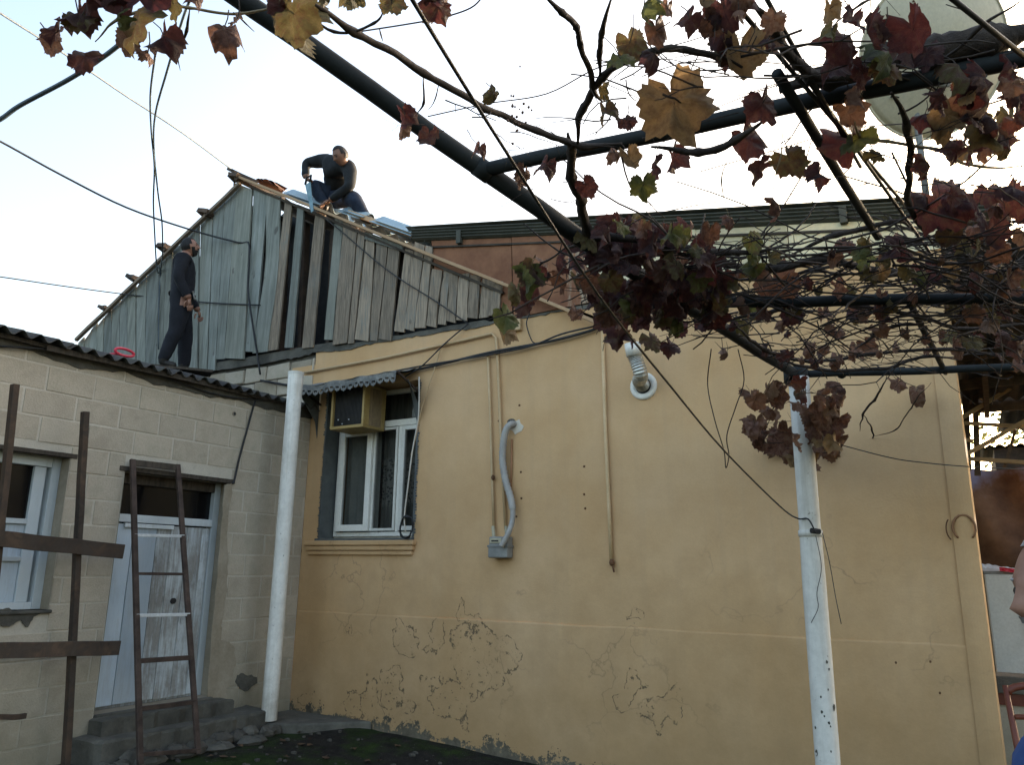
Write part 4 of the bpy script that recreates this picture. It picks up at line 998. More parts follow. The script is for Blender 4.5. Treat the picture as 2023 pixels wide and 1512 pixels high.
q = MB(); q.tube([postx(1050)+V(.02,-.09,0), postx(1052)+V(.07,-.05,0)], .018, 6); tag(q.build('cable_clamp', 'black_rubber'), 'small dark clamp tying the cable to the white post', 'clamp')
wire([postx(1060)+V(.05,-.10,0),postx(1120)+V(.07,-.10,0),postx(1170)+V(.03,-.10,0),postx(1200)+V(.03,-.10,0),postx(1230)+V(-.02,-.1,0)], .0016, 'black_rubber', 'short thread like wire dangling down the face of the white post')
wire([postx(1055)+V(.09,-.08,0),postx(1110)+V(.12,-.09,0),postx(1180)+V(.14,-.08,0),postx(1230)+V(.16,-.08,0)], .0018, 'black_rubber', 'thin wire dangling free along the right side of the white post')
wire([PZ(1405,690,2.95),PZ(1398,760,2.8),PD(1412,830,4.7),PD(1430,890,4.7),PD(1434,925,4.7),PD(1440,900,4.7),PD(1436,860,4.7),PD(1455,800,4.7),PD(1470,750,4.7),PD(1458,690,4.7)], .0022, 'twig', 'thin wire loop hanging below the vine before the yellow wall')
wire([PD(1655,878,5.2),PD(1760,905,5.0),PD(1830,915,4.95),PD(1910,922,4.95),PD(2060,930,5.2)], .0022, 'black_rubber', 'thin wire strung from the white post past the house corner')
# ------------------------------------------------------------------ yard beyond the house corner
can = thing('lean_to_shed', (1.2, 2.5, 0), 'dark timber lean-to with a corrugated roof beyond the right corner of the yellow house', 'shed')
corr('roof_sheet', 'dark_slate', can, (.03,-.1,4.16), (1,0,.0), (0,1,-.18), (0,0,1), 3.6, 3.4, per=.15, amp=.025, nv=3)
for k in range(5):
    y = .3+.75*k; MB().bar((.02,y,4.02-.135*k),(3.6,y,4.03-.135*k),.06,.11,n=3,jit=.006).build('rafter', 'shed_timber', can)
for k in range(4): MB().bar((.25+.9*k,-.1,4.0),(.25+.9*k,3.3,3.40),.05,.08).build('purlin', 'shed_timber', can)
def seen(name, mat, a, c, Y, w_, h, par=can): return MB().bar(PY(*a,Y), PY(*c,Y+.02), w_, h, up=(0,1,0), n=3, jit=.004).build(name, mat, par)
for a, c in (((1898,827),(2060,730)),((1903,902),(2060,812))): seen('brace', 'shed_pale_timber', a, c, 3.0, .04, .055)
for a, c in (((1900,836),(2060,846)),((1903,906),(2060,916)),((1900,868),(1922,872))): seen('rail', 'shed_pale_timber', a, c, 3.06, .04, .045)
for a, c, w_ in (((1901,640),(1914,930),.07),((1921,640),(1931,940),.09)): seen('post', 'shed_timber', a, c, 3.12, .06, w_)
seen('brace', 'shed_timber', (1985,925), (2005,850), 3.2, .03, .03)
MB().add([PY(1880,700,3.5),PY(2150,640,3.5),PY(2150,790,3.5),PY(1880,800,3.5)], [(0,1,2,3)]).build('back_boards', 'shed_timber', can).modifiers.new('thick','SOLIDIFY').thickness = .03
nb = thing('neighbour_shed', (1.5, 9, 0), 'dark sheds with flat sheet roofs showing in the gap beyond the lean-to', 'shed')
p, q_ = PY(1962,882,9), PY(2100,868,9)
MB().box((p.x, 9, -.3), (p.x+4, 12, p.z-.05)).build('wall', 'shed_timber', nb); corr('roof_sheet', 'dark_slate', nb, (p.x-.2,8.9,p.z), (1,0,0), (0,1,.05), (0,0,1), 4.5, 3.2, per=.15)
p = PY(1978,812,7.5); corr('roof_sheet', 'dark_slate', nb, (p.x,7.5,p.z), (1,0,.05), (0,1,.0), (0,0,1), 3, 2.2, per=.15); MB().bar((p.x+.9,8.5,p.z-.03),(p.x+.9,8.5,-.3),.12,.12).build('post', 'shed_timber', nb)
tr_ = thing('tree', (1.9, 13, -.3), 'small yellowish leafy tree glimpsed in the bright gap at the right edge', 'tree')
c0_ = PY(2060,850,13); MB().tube([(c0_.x,13,-.3),(c0_.x+.1,13,2.4),(c0_.x,13,c0_.z)],[.12,.09,.04],8).build('trunk','bark',tr_)
b = MB()
for k in range(700):
    d = Vector((RNG.gauss(0,.55),RNG.gauss(0,.5),RNG.gauss(0,.5))); c = c0_+d; s_ = RNG.uniform(.05,.1); n_ = Vector((RNG.gauss(0,1),RNG.gauss(0,1),RNG.gauss(0,1))).normalized(); a = n_.orthogonal().normalized()*s_; e = n_.cross(a)*.6
    b.add([c-a, c-e, c+a, c+e], [(0,1,2,3)])
b.build('crown', 'leaf_green', tr_)
tp = MB(); tl, tr2 = PY(1912,925,4.2), PY(2250,915,4.2)
tp.grid(lambda u, v: V(tl.x+.0+(3.0)*u, 4.2+.10*math.sin(u*9+v*4)+.07*math.sin(u*23-v*7)-.25*v*(1-v), tl.z-.03*math.sin(u*14)-(1.75)*v), 70, 24)
tag(tp.build('tarpaulin', 'tarp', smooth=True), 'brown and violet tarpaulin hung like a curtain behind the white refrigerator', 'tarpaulin')
MB().add([(-.0,5.2,-.4),(5,5.2,-.4),(5,5.2,2.6),(-.0,5.2,2.6)], [(0,1,2,3)]).build('back_wall', 'shed_timber', can).modifiers.new('thick','SOLIDIFY').thickness = .1
fr = thing('refrigerator', (.3, 3.3, -.3), 'white refrigerator with a crumpled bag on top in front of the tarpaulin', 'refrigerator')
a_, c_ = PY(1940,1133,3.2), PY(2003,1345,3.2)
fx0, fx1, fz1 = a_.x+.01, PY(2006,1140,3.2).x+.10, a_.z
MB().box((fx0, 3.26, -.32), (fx1, 3.85, fz1)).build('body', 'fridge_white', fr, bevel=.015)
MB().box((fx0+.004, 3.2, -.2), (fx1-.004, 3.255, fz1-.012)).build('door', 'fridge_white', fr, bevel=.02)
MB().box((fx0, 3.22, fz1-.011), (fx1, 3.86, fz1+.02)).build('top', 'meter_grey', fr, bevel=.005)
MB().bar((fx1-.05,3.17,fz1-.4),(fx1-.05,3.17,fz1-.75),.03,.03).build('handle', 'ac_dark', fr, bevel=.008)
q = MB(); q.grid(lambda u, v: V(fx0+.0+(fx1-fx0)*u, 3.22+.35*v, fz1+.022+.10*math.sin(math.pi*v)**.6*(1-.75*u)*(.7+.5*abs(noise.noise(Vector((u*6,v*5,2)))))), 26, 14)
tag(q.build('plastic_bag', 'plastic_bag', smooth=False), 'crumpled clear plastic bag with a red print lying on the refrigerator', 'bag')
q = MB(); p = PY(1990,1128,3.19); q.grid(lambda u, v: V(p.x-.07+.16*u, 3.17+.03*noise.noise(Vector((u*4,v*3,0))), fz1+.025+.04*v-.02*u), 6, 3); o = q.build('print', 'red_plastic'); put_ = None
o.parent = [x for x in bpy.data.objects if x.name.startswith('plastic_bag')][0]
lw = thing('low_wall', (1, .9, -.3), 'low pale garden wall with a grey coping beyond the house corner', 'wall')
p = PY(1960,1335,.8); MB().box((.012, .78, p.z-.13), (3.5, 1.1, p.z)).build('coping', 'grey_cement', lw, bevel=.01); MB().box((.012, .83, -.6), (3.5, 1.05, p.z-.131)).build('wall', 'limestone', lw)
MB().box((.014, .81, p.z-.22), (3.5, .828, p.z-.132)).build('rail', 'chair_wood', lw)
chv = thing('chair', PY(2035,1600,-1.2), 'dark red wooden chair with a curved back at the right edge', 'chair')
cp = PY(2018,1360,-1.2)
def ch(name, fn): q = MB(); fn(q); q.build(name, 'chair_wood', chv, smooth=True)
ctop = cp.z; sz = ctop-.44
for dx in (-.06, .34): ch('leg', lambda q: q.tube([(cp.x+dx,-1.2,-.32),(cp.x+dx+.01,-1.2,sz),(cp.x+dx-.02,-1.13,ctop)], [.016,.02,.015], 8))
for dx in (-.05, .33): ch('leg', lambda q: q.tube([(cp.x+dx,-1.62,-.32),(cp.x+dx,-1.6,sz)], .018, 8))
ch('backrest', lambda q: q.tube([(cp.x+.14-.21*math.cos(math.pi*k/10), -1.13+.05*math.sin(math.pi*k/10), ctop-.04+.05*math.sin(math.pi*k/10)) for k in range(11)], .022, 8))
ch('backrest', lambda q: q.tube([(cp.x-.05,-1.15,ctop-.17),(cp.x+.14,-1.11,ctop-.16),(cp.x+.33,-1.15,ctop-.17)], .015, 8))
ch('seat', lambda q: q.box((cp.x-.09,-1.64,sz),(cp.x+.37,-1.17,sz+.03)))

# satellite dish
dish = thing('satellite_dish', PD(1822,420,6.4), 'cream satellite dish with rust spots on a thin mast above the vine', 'satellite dish')
DC = PD(1846,110,5.6); nd = (RT*.18+FW*-.95+UP*-.28).normalized(); dx = nd.orthogonal(); dx = UP.cross(nd).normalized(); dy = nd.cross(dx)
RX, RYY = .595, .575
def dp(u, v): 
    r = u; return DC+dx*(RX*r*math.cos(v*2*math.pi))+dy*(RYY*r*math.sin(v*2*math.pi))+nd*(.10*(1-r*r))
q = MB(); q.grid(dp, 12, 48); o = q.build('reflector', 'dish_cream', dish, smooth=True); o.modifiers.new('thick', 'SOLIDIFY').thickness = .006
q = MB(); q.tube([dp(1., k/48) for k in range(49)], .009, 6); q.build('rim', 'dish_cream', dish, smooth=True)
MP = PD(1815,165,5.45)
mb_ = PD(1832,405,5.5); mtop = along(V(mb_.x,mb_.y,2.0), V(mb_.x,mb_.y,8.), 70) if False else V(mb_.x, mb_.y, DC.z-.0)
q = MB(); q.tube([mb_-V(0,0,.1), mtop], .024, 10); q.build('mast', 'meter_grey', dish, smooth=True)
c_ = DC+nd*.12; MB().bar(c_+dy*.12+dx*.02, c_-dy*.22+dx*.02, .10, .05, up=nd).build('bracket', 'meter_grey', dish, bevel=.01); MB().bar(c_-dy*.05, mtop-V(0,0,.05), .05, .05).build('clamp', 'meter_grey', dish)
b = MB()
for (ex, ey, r) in ((.28,.44,.028),(.36,.02,.05),(-.28,.33,.012),(.3,.03,.03)):
    c = DC+dx*ex+dy*ey+nd*(.10*(1-(ex/RX)**2-(ey/RYY)**2)+.006); b.add([c+dx*r*RNG.uniform(.7,1.2)*math.cos(k*.63)+dy*r*.8*RNG.uniform(.6,1.2)*math.sin(k*.63) for k in range(10)], [tuple(range(10))])
b.build('rust_spot', 'rust_iron', dish)
b = MB(); base = DC+dx*-.30+dy*-.27+nd*(.10*(1-.33-.23)+.012)      # a hand-painted 2
b.tube(spline([base+dx*x+dy*y for x, y in ((-.03,.045),(-.012,.07),(.02,.06),(.022,.03),(-.005,-.01),(-.03,-.035),(.005,-.03),(.035,-.035))], 4), .005, 5); b.build('painted_number', 'ac_dark', dish)

# ------------------------------------------------------------------ the pergola
pg = thing('pergola', (POSTT.x, POSTT.y, -.3), 'dark painted pipe pergola carried by a white post with chipped paint, overgrown by the vine', 'pergola')
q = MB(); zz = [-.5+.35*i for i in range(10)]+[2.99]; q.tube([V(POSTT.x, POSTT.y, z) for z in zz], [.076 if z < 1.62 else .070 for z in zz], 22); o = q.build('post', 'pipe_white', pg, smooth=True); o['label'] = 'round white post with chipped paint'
jz = postx(1052).z; q = MB(); q.tube([V(POSTT.x,POSTT.y,jz-.03),V(POSTT.x,POSTT.y,jz+.012)], .0785, 22); q.build('joint', 'pipe_white', pg, smooth=True)
b = MB()
for py, dx_, s_ in ((1306,.035,.014),(1320,.045,.010),(1395,.06,.022),(1404,-.01,.012),(1425,.02,.013),(1432,.028,.009),(1412,-.0,.01),(1438,-.055,.012),(1488,-.06,.022),(1480,.02,.009),(1360,.03,.008),(1375,-.01,.01)):
    c = postx(py); az = math.atan2(CAM.y-c.y, CAM.x-c.x)+dx_/.076*1.2
    b.add([V(c.x+.0772*math.cos(az+.3*s_/.03*math.cos(k*.9)*RNG.uniform(.5,1)), c.y+.0772*math.sin(az+.3*s_/.03*math.cos(k*.9)*RNG.uniform(.5,1)), c.z+s_*math.sin(k*.9)*RNG.uniform(.5,1.2)) for k in range(7)], [tuple(range(7))])
b.build('chipped_paint', 'grey_cement', pg, kind='stuff')
def beam(a, c, r, n=10, bumpy=.0, mat='pergola_paint'):
    a, c = Vector(a), Vector(c); N = max(2, int((c-a).length/.25)); q = MB(); q.tube([a.lerp(c, i/N)+Vector((0,0,.004*math.sin(i*1.7))) for i in range(N+1)], r, n, bumpy=bumpy); q.build('beam', mat, pg, smooth=True)
b1a, b1b = PZ(480,0,3.0), V(POSTT.x-.02, POSTT.y+.02, 3.02)
bm_ = PZ(1145,470,3.0); bn_ = PD(480,0,2.8); beam(b1b, bm_, .036); beam(bm_+(bm_-bn_)*.03, bn_+(bn_-bm_)*1.2, .037)
b2a, b2b = min((bm_.lerp(bn_, k/60) for k in range(61)), key=lambda q_: abs((PW/2+FPX*(q_-CAM).dot(RT)/(q_-CAM).dot(FW))-958)), PZ(2023,112,3.06); beam(b2a, b2b+(b2b-b2a)*.8, .028)
q = MB(); p = b2a; dd_ = (bm_-bn_).normalized(); q.tube([p-dd_*.035, p+dd_*.035], .041, 12); q.build('weld_collar', 'pergola_paint', pg, smooth=True)
b3a, b3b = PZ(1290,600,3.0), PZ(2023,588,3.0); beam(b3a, b3b+(b3b-b3a)*1., .029)
beam(b1b, PZ(2023,740,3.0)+V(1.2,.2,0), .027)
beam(PZ(1535,145,3.05), PZ(1735,470,3.05), .017); beam(PZ(1790,585,3.05), PZ(1868,736,3.03), .018)
beam(PZ(1660,740,3.02), PZ(1668,744,3.02)+V(0,-.05,0), .03)
q = MB(); q.tube([b1b-V(0,0,.06), b1b+V(0,0,.045)], .085, 14); q.build('post_cap', 'pergola_paint', pg, smooth=True)

# ------------------------------------------------------------------ the grapevine
vine = thing('grapevine', (POSTT.x+.1, POSTT.y+.05, -.3), 'old grapevine with withered purple, red and brown autumn leaves covering the pergola', 'vine')
def cane(pts, r0, r1=None, mat='cane_bark', z=3.07, name='cane', n=7):
    P = [PZ(p[0], p[1], p[2] if len(p) > 2 else z) for p in pts]; sp = spline(P, 7); r1 = r1 or r0*.8; N = len(sp); taper = lambda i: min(1., .25+.75*min(i, N-1-i)/6.)
    sp = [p+Vector((noise.noise(p*9)*.012, noise.noise(p*9+V(7,0,0))*.012, noise.noise(p*9+V(0,7,0))*.012)) for p in sp]
    q = MB(); q.tube(sp, [(r0+(r1-r0)*i/N)*(1.28 if i % 7 == 0 else 1)*taper(i) for i in range(N)], n, bumpy=.12); return q.build(name, mat, vine, smooth=True)
cane([(590,-10),(700,60),(840,145),(960,212),(1060,262),(1150,287),(1230,280)], .010, .012)
cane([(1120,262,3.1),(1128,300,3.06),(1130,350,3.02),(1148,400,3.0),(1160,455,3.0),(1185,520,2.98)], .015, .022, 'bark')
cane([(1140,290),(1150,215),(1190,155),(1255,118),(1330,98),(1420,108),(1500,120)], .013, .009, 'bark')
cane([(1080,-10),(1110,28),(1138,58),(1148,85),(1172,168),(1190,200)], .008, .009)
cane([(1205,-20),(1190,65),(1188,100),(1183,160)], .007, .009)
cane([(1290,292,3.),(1380,300,3.),(1450,280,3.),(1512,238,3.02)], .013, .012, 'bark')
cane([(1500,20,3.05),(1540,75,3.05),(1580,130,3.06),(1620,155,3.08),(1680,150,3.1)], .014, .016, 'bark')
cane([(1540,175,3.11),(1640,150,3.12),(1750,118,3.12),(1850,98,3.13),(1950,80,3.13),(2050,62,3.13)], .030, .050, 'bark', n=10)
cane([(1765,180,3.0),(1790,250,3.0),(1800,330,3.0),(1795,400,3.0),(1840,480,3.)], .011, .012, 'bark')
cane([(1690,240,3.0),(1720,275,3.0),(1850,297,3.0),(1935,330,3.0),(2040,325,3.0)], .006, .005, 'cane_pale')
cane([(1560,505,3.06),(1650,462,3.06),(1760,440,3.06),(1800,450,3.06)], .013, .010, 'bark')
cane([(1330,500,3.06),(1500,532,3.06),(1640,510,3.06),(1700,530,3.06),(1850,545,3.06),(1960,530,3.06)], .020, .016, 'bark')
cane([(1420,640,2.98),(1500,620,3.0),(1640,600,3.0),(1800,622,3.0),(1900,650,3.),(2023,640,3.)], .012, .010, 'bark')
cane([(1450,640,2.97),(1510,690,2.97),(1600,715,2.97),(1720,700,2.97),(1860,690,2.97),(1960,700,3.)], .012, .009, 'bark')
cane([(1500,700,2.98),(1620,730,2.98),(1740,728,2.98),(1830,705,3.),(1900,712,3.)], .012, .010, 'bark')
cane([(1752,745,2.96),(1728,790,2.88),(1705,820,2.8),(1698,850,2.74)], .010, .006, 'bark')
cane([(1705,818,2.8),(1722,850,2.74),(1724,880,2.68),(1700,885,2.68)], .007, .005, 'bark')
cane([(1728,862,2.7),(1770,850,2.72),(1800,805,2.8),(1838,755,2.9)], .005, .004, 'bark')
cane([(1690,690,2.97),(1740,655,2.97),(1800,638,2.97),(1850,660,2.97)], .012, .008, 'bark')
cane([(1120,490,3.),(1200,470,3.),(1300,480,3.),(1420,500,3.),(1560,490,3.)], .018, .014, 'bark')
cane([(1290,640,2.95),(1330,560,2.98),(1380,520,3.),(1440,500,3.03),(1500,470,3.05)], .008, .006, 'cane_pale')
for p in ([(1540,440),(1460,505),(1350,560)],[(1845,130),(1930,60),(2030,-10)],[(1180,500),(1280,520),(1400,570)],[(1150,470),(1060,530),(1015,590)],[(1590,755,2.9),(1600,850,2.7),(1592,920,2.5)],[(1560,750,2.95),(1530,800,2.8),(1510,860,2.7)]): cane(p, .007, .004)
for p in ([(190,80),(240,35),(330,10),(380,15),(470,28),(540,10),(600,-10)],[(380,18),(365,60),(355,105),(358,140)],[(460,25),(500,60)],[(560,0),(660,60),(740,45),(770,10)],[(750,55),(755,80)],[(840,140),(835,200),(825,230)],[(870,165),(845,215)]): cane(p, .0045, .003, 'cane_pale' if p[0][0] < 200 else 'cane_bark')
cane([(1440,310,2.98),(1430,360,2.9),(1440,430,2.8)], .003, .002, 'cane_pale'); cane([(1550,240,3.),(1540,320,2.9),(1525,380,2.85)], .003, .002, 'cane_pale')
cane([(1750,-20,3.1),(1700,5,3.08),(1640,60,3.06)], .004, .003)
# straight wires running through the vine
for i, (a, c) in enumerate((((1470,-20,3.1),(1880,560,3.1)),((1430,-20,3.1),(1800,420,3.1)),((1505,-20,3.12),(1700,330,3.08)),((1860,-20,3.0),(2060,140,3.0)))):
    P = [PZ(a[0]+(c[0]-a[0])*t, a[1]+(c[1]-a[1])*t, a[2]+(c[2]-a[2])*t-.03*math.sin(math.pi*t)) for t in [k/10 for k in range(11)]]
    q = MB(); q.tube(P, .007, 6); tag(q.build('cable', 'black_rubber', None, True), ('long dark cable cutting through the vine to the cream boards','dark cable left of its twin in the top of the vine','short dark cable crossing the thick beam under the vine','dark twisted cable passing in front of the satellite dish')[i], 'cable', 'cables running through the vine')
for pts in ([(690,65),(800,48),(870,35),(930,15),(960,-15)],[(845,230),(960,205),(1080,185),(1190,130),(1300,115)],[(1380,340,3.),(1520,300,3.),(1680,255,3.),(1850,238,3.),(2023,200,3.)]):
    P = spline([PZ(p[0],p[1],3.09) for p in pts], 6); q = MB(); q.tube(P, .0022, 5); tag(q.build('wire', 'rust_brown_steel', None, True), ('thin sagging wire at the top between vine leaves','thin wire sagging across the sky to the vine','thin wire strung under the thick pergola beam')[[690,845,1380].index(pts[0][0])], 'wire')

# leaves --------------------------------------------------------------------------------
def leaf_mesh(seed, curl, fold, name):
    R = random.Random(seed); n = 44; q = MB()
    lob = [(0,1.02,.40),(1.0,.94,.40),(-1.0,.94,.40),(2.0,.84,.5),(-2.0,.84,.5)]
    def outline(t):
        r = .78
        for c, h, w_ in lob:
            d = abs((t-c+math.pi)%(2*math.pi)-math.pi); r = max(r, h*math.exp(-(d/w_)**2*.36))
        d = abs((t-math.pi+math.pi)%(2*math.pi)-math.pi)
        if d < .42: r *= .30+.7*(d/.42)
        return r
    ph = R.uniform(0, 6); vs = [V(0,0,0)]; R2 = (R.uniform(.3, 1.6), R.choice((-1, 1)))
    def shape(x, y):
        rr = math.hypot(x, y); z = -curl*rr*rr+fold*abs(x)+.10*math.sin(4.2*math.atan2(x,-y)+ph)*rr+.26*noise.noise(Vector((x*2.4+seed,y*2.4,1)))+.10*noise.noise(Vector((x*6+seed,y*6,4)))
        k = curl*1.1*rr                     # rims roll inwards, leaf gets shorter
        z -= -curl*rr*rr
        kx, ky = curl*1.9+1e-3, abs(curl)*R2[0]+1e-3       # the blade rolls across and bends along
        X, Zx = math.sin(kx*x)/kx, (1-math.cos(kx*x))/kx
        yy = y+.25; Y_, Zy = math.sin(ky*yy)/ky-.25, (1-math.cos(ky*yy))/ky
        return V(X, Y_, z-Zx*(1.)-Zy*R2[1])
    for ring in (.4, .72, 1.):
        for k in range(n):
            t = 2*math.pi*k/n-math.pi; r = outline(t)
            if ring == 1.: r *= 1+(.07 if k % 2 else -.05)+R.uniform(-.06,.05)
            r *= ring; vs.append(shape(r*math.sin(t), -r*math.cos(t)))
    fs = [(0, 1+k, 1+(k+1)%n) for k in range(n)]
    for g_ in range(2):
        for k in range(n): a = 1+g_*n; fs.append((a+k, a+n+k, a+n+(k+1)%n, a+(k+1)%n))
    q.add(vs, fs); return q
LEAF = []
for i, (cu, fo) in enumerate(((.10,.05),(.28,.15),(.55,.1),(.85,-.2),(-.75,.2),(1.15,.1),(.7,.4),(-.5,-.3),(1.0,-.3),(1.35,.2))):
    q = leaf_mesh(i*13+5, cu, fo, 'leaf'); me = q.mesh('leaf', 'leaf_brown', True); LEAF.append((me, q))
MK = {'P':'leaf_purple','R':'leaf_red','G':'leaf_green','O':'leaf_ochre','B':'leaf_brown','M':'leaf_mixed'}
ALL = []     # (pixel size, matrix, variant, material)
LR = random.Random(21)
def leaf(px, py, s, k, z=None, d=None, flat=None, ang=None):
    z = z if z is not None else 2.97
    P = PD(px, py, d) if d else PZ(px, py, z)
    dep = (P-CAM).dot(FW); size = s*.66*dep/FPX*1.0
    hang = Vector((LR.gauss(0,.42), LR.gauss(0,.42), -1)) if ang is None else (-UP*math.cos(ang)+RT*math.sin(ang)); hang.normalize()
    nrm = -FW+Vector((LR.gauss(0,.75), LR.gauss(0,.75), LR.gauss(0,.4)))*(1 if flat is None else flat)
    nrm = (nrm-hang*nrm.dot(hang)).normalized(); y = -hang; x = y.cross(nrm)
    M_ = Matrix((x, y, nrm)).transposed().to_4x4(); wv = LR.choice([1,2,3,4,5,6,7,8,8,9,9]) if flat is None or flat > .5 else LR.choice([0,1])
    O = P-hang*size*.42
    ALL.append((s, Matrix.Translation(O) @ M_ @ Matrix.Scale(size, 4), wv, MK[k], O, size))
ML = """140 35 62 P;95 72 48 P;152 45 52 M;105 98 38 B;162 125 52 P;250 22 80 R;275 55 92 M;312 85 62 P;252 92 42 B;232 45 42 G;348 22 48 M;385 5 32 R;287 108 32 B;175 8 45 P;215 5 40 P;300 15 60 R;
448 78 78 B;462 45 28 B;585 50 95 M;553 25 38 R;690 5 40 M;640 0 30 M;715 10 28 M;780 15 42 M;855 25 58 R;860 5 40 R;
800 240 40 R;795 265 26 B;840 280 40 P;967 195 38 M;945 300 30 R;1030 358 38 B;1072 333 42 P;1165 378 38 P;
1280 15 72 G;1352 45 46 R;1320 25 32 B;1225 122 48 G;1250 100 50 M;1290 122 60 P;1300 75 46 B;1392 10 34 O;1190 185 34 M;1195 225 42 M;1240 245 34 P;1250 322 38 O;1290 345 52 P;1328 325 48 P;1210 310 34 B;
1440 35 62 P;1430 80 66 P;1466 130 74 O;1415 110 52 M;1465 20 44 P;1522 80 40 P;1410 55 46 B;1637 30 38 O;1640 68 34 M;1690 52 52 P;1682 98 84 R;1650 140 64 P;1755 115 92 G;1722 85 64 P;1812 80 74 R;1795 110 60 P;1700 160 50 R;1755 150 50 M;1830 120 50 P;
1515 222 62 P;1490 292 62 P;1490 345 52 P;1570 330 56 M;1625 350 46 P;1672 295 86 R;1695 285 60 G;1690 230 52 B;1700 205 42 B;1735 310 32 M;1740 65 36 B;1830 338 54 R;1840 235 62 R;1862 262 56 O;1885 240 60 O;1900 150 72 M;1950 190 84 R;2000 160 66 R;1960 240 74 P;2005 232 54 R;1962 275 62 M;1880 310 46 R;1985 300 46 M;1925 215 60 B;1850 200 46 P;1990 275 56 P;1940 300 46 B;1905 275 44 B;2015 200 44 P;
1872 420 92 R;1905 408 56 R;1832 402 46 P;2002 430 72 R;1960 475 56 P;1795 495 50 R;2015 380 52 P;1940 440 46 P;1490 490 38 G;1480 535 42 G;1545 580 70 B;1430 545 60 P;1770 495 44 P;1715 490 30 M;1710 520 32 G;1735 545 30 O;1832 555 50 P;1870 480 44 M;1885 545 36 O;1930 520 40 M;1990 560 46 M;1980 505 40 B;1900 590 36 B;
1540 420 46 B;1442 440 36 B;1400 470 36 B;1350 480 56 R;1340 470 34 G;1298 470 40 P;1232 455 34 G;1165 505 40 R;1330 540 50 P;
1042 565 56 G;1060 548 50 M;1102 525 50 P;1130 530 40 P;1112 565 44 B;1155 570 48 M;1008 637 48 G;1032 612 40 P;1003 670 36 O;1135 625 24 B;1085 540 44 P;1050 590 36 P;1020 590 36 M;
1210 640 64 P;1218 678 44 R;1292 682 36 M;1282 622 52 P;1332 690 34 P;1432 702 28 B;1195 600 44 P;1240 665 50 P;1260 640 40 P;1310 640 40 B;1325 655 34 M;
1572 762 44 B;1660 768 38 B;1835 815 50 B;1812 788 44 B;1840 845 30 B;1846 880 26 G;1882 885 32 G;1775 765 30 B;1650 720 34 B;1690 700 34 B;1720 690 34 B;1600 700 34 B;1640 655 30 B;1480 610 40 B;1470 650 34 G;1560 630 36 P;1590 600 34 P;1705 610 34 P;1740 620 30 P"""
for it in ML.replace('\n', '').split(';'):
    a = it.split(); leaf(float(a[0]), float(a[1]), float(a[2])*1.25, a[3], z=2.97+LR.uniform(-.05,.07), flat=.75)
leaf(1345, 238, 138, 'O', z=2.93, flat=.2, ang=.35); leaf(1272, 380, 52, 'G', z=2.9, flat=.3, ang=.1); leaf(585, 55, 100, 'M', z=2.95, flat=.3)
def inpoly(x, y, P):
    c = False
    for i in range(len(P)):
        (x1,y1),(x2,y2) = P[i], P[i-1]
        if (y1 > y) != (y2 > y) and x < (x2-x1)*(y-y1)/(y2-y1)+x1: c = not c
    return c
def region(P, n, smin, smax, kinds, z0, z1, dz=None):
    xs_, ys_ = [p[0] for p in P], [p[1] for p in P]
    while n:
        x, y = LR.uniform(min(xs_), max(xs_)), LR.uniform(min(ys_), max(ys_))
        if inpoly(x, y, P): leaf(x, y, LR.uniform(smin, smax), LR.choice(kinds), z=LR.uniform(z0, z1)); n -= 1
region([(1150,480),(1200,455),(1330,465),(1400,500),(1430,560),(1420,640),(1350,660),(1290,640),(1200,640),(1160,590)], 125, 34, 60, 'PPPPPPRBBMMG', 2.82, 3.08)
region([(1180,490),(1240,450),(1330,460),(1345,490),(1200,520)], 14, 34, 50, 'RRPPM', 2.98, 3.1)
region([(1420,500),(1700,480),(2023,470),(2023,600),(1700,640),(1430,640)], 62, 22, 46, 'PPBBBMMG', 2.9, 3.1)
region([(1430,640),(1850,620),(1890,690),(1560,735),(1480,700)], 28, 16, 32, 'PBBB', 2.85, 3.03)
region([(1860,620),(2023,560),(2023,730),(1890,730)], 26, 24, 44, 'PBBM', 2.85, 3.05)
region([(1480,790),(1550,760),(1560,930),(1520,900),(1470,870)], 24, 36, 52, 'BBBBR', 2.55, 2.75)
region([(1612,770),(1650,790),(1665,880),(1640,910),(1605,900)], 22, 36, 52, 'BBBB', 2.5, 2.8)
region([(1545,880),(1660,870),(1640,920),(1560,925)], 15, 36, 50, 'BBBO', 2.42, 2.5)
region([(1560,750),(1610,760),(1615,860),(1560,850)], 5, 34, 42, 'BBR', 2.6, 2.7)
region([(1400,0),(1560,20),(1540,100),(1430,140)], 9, 30, 52, 'PBBM', 2.95, 3.1)
region([(1840,150),(2023,140),(2023,320),(1870,320)], 24, 34, 58, 'PRBBMO', 2.9, 3.08)
region([(1850,380),(2023,380),(2023,480),(1880,470)], 9, 34, 56, 'PPRB', 2.93, 3.05)
ALL.sort(key=lambda t: -t[0])
pet = MB()
for s, M_, wv, mt, O, size in ALL[:296]:
    o = bpy.data.objects.new('leaf', LEAF[wv][0]); COL.objects.link(o); o.parent = vine; o.matrix_parent_inverse = Matrix.Translation(-vine.location); o.matrix_basis = M_
    o.material_slots[0].link = 'OBJECT'; o.material_slots[0].material = MAT[mt]
rest = MB(); order = list(MK.values())
for s, M_, wv, mt, O, size in ALL[296:]:
    q = LEAF[wv][1]; rest.cur = order.index(mt); rest.add([M_ @ v for v in q.v], q.f)
rest.build('leaf', order, vine, smooth=True, kind='stuff')
for s, M_, wv, mt, O, size in ALL:
    e = O+Vector((LR.gauss(0,.02), LR.gauss(0,.02), LR.uniform(.02,.07))); pet.tube([O-Vector((0,0,size*.05)), O.lerp(e,.5)+Vector((.006,0,0)), e], .0016, 4, cap=False)
pet.build('leaf_stalk', 'cane_bark', vine, kind='stuff')
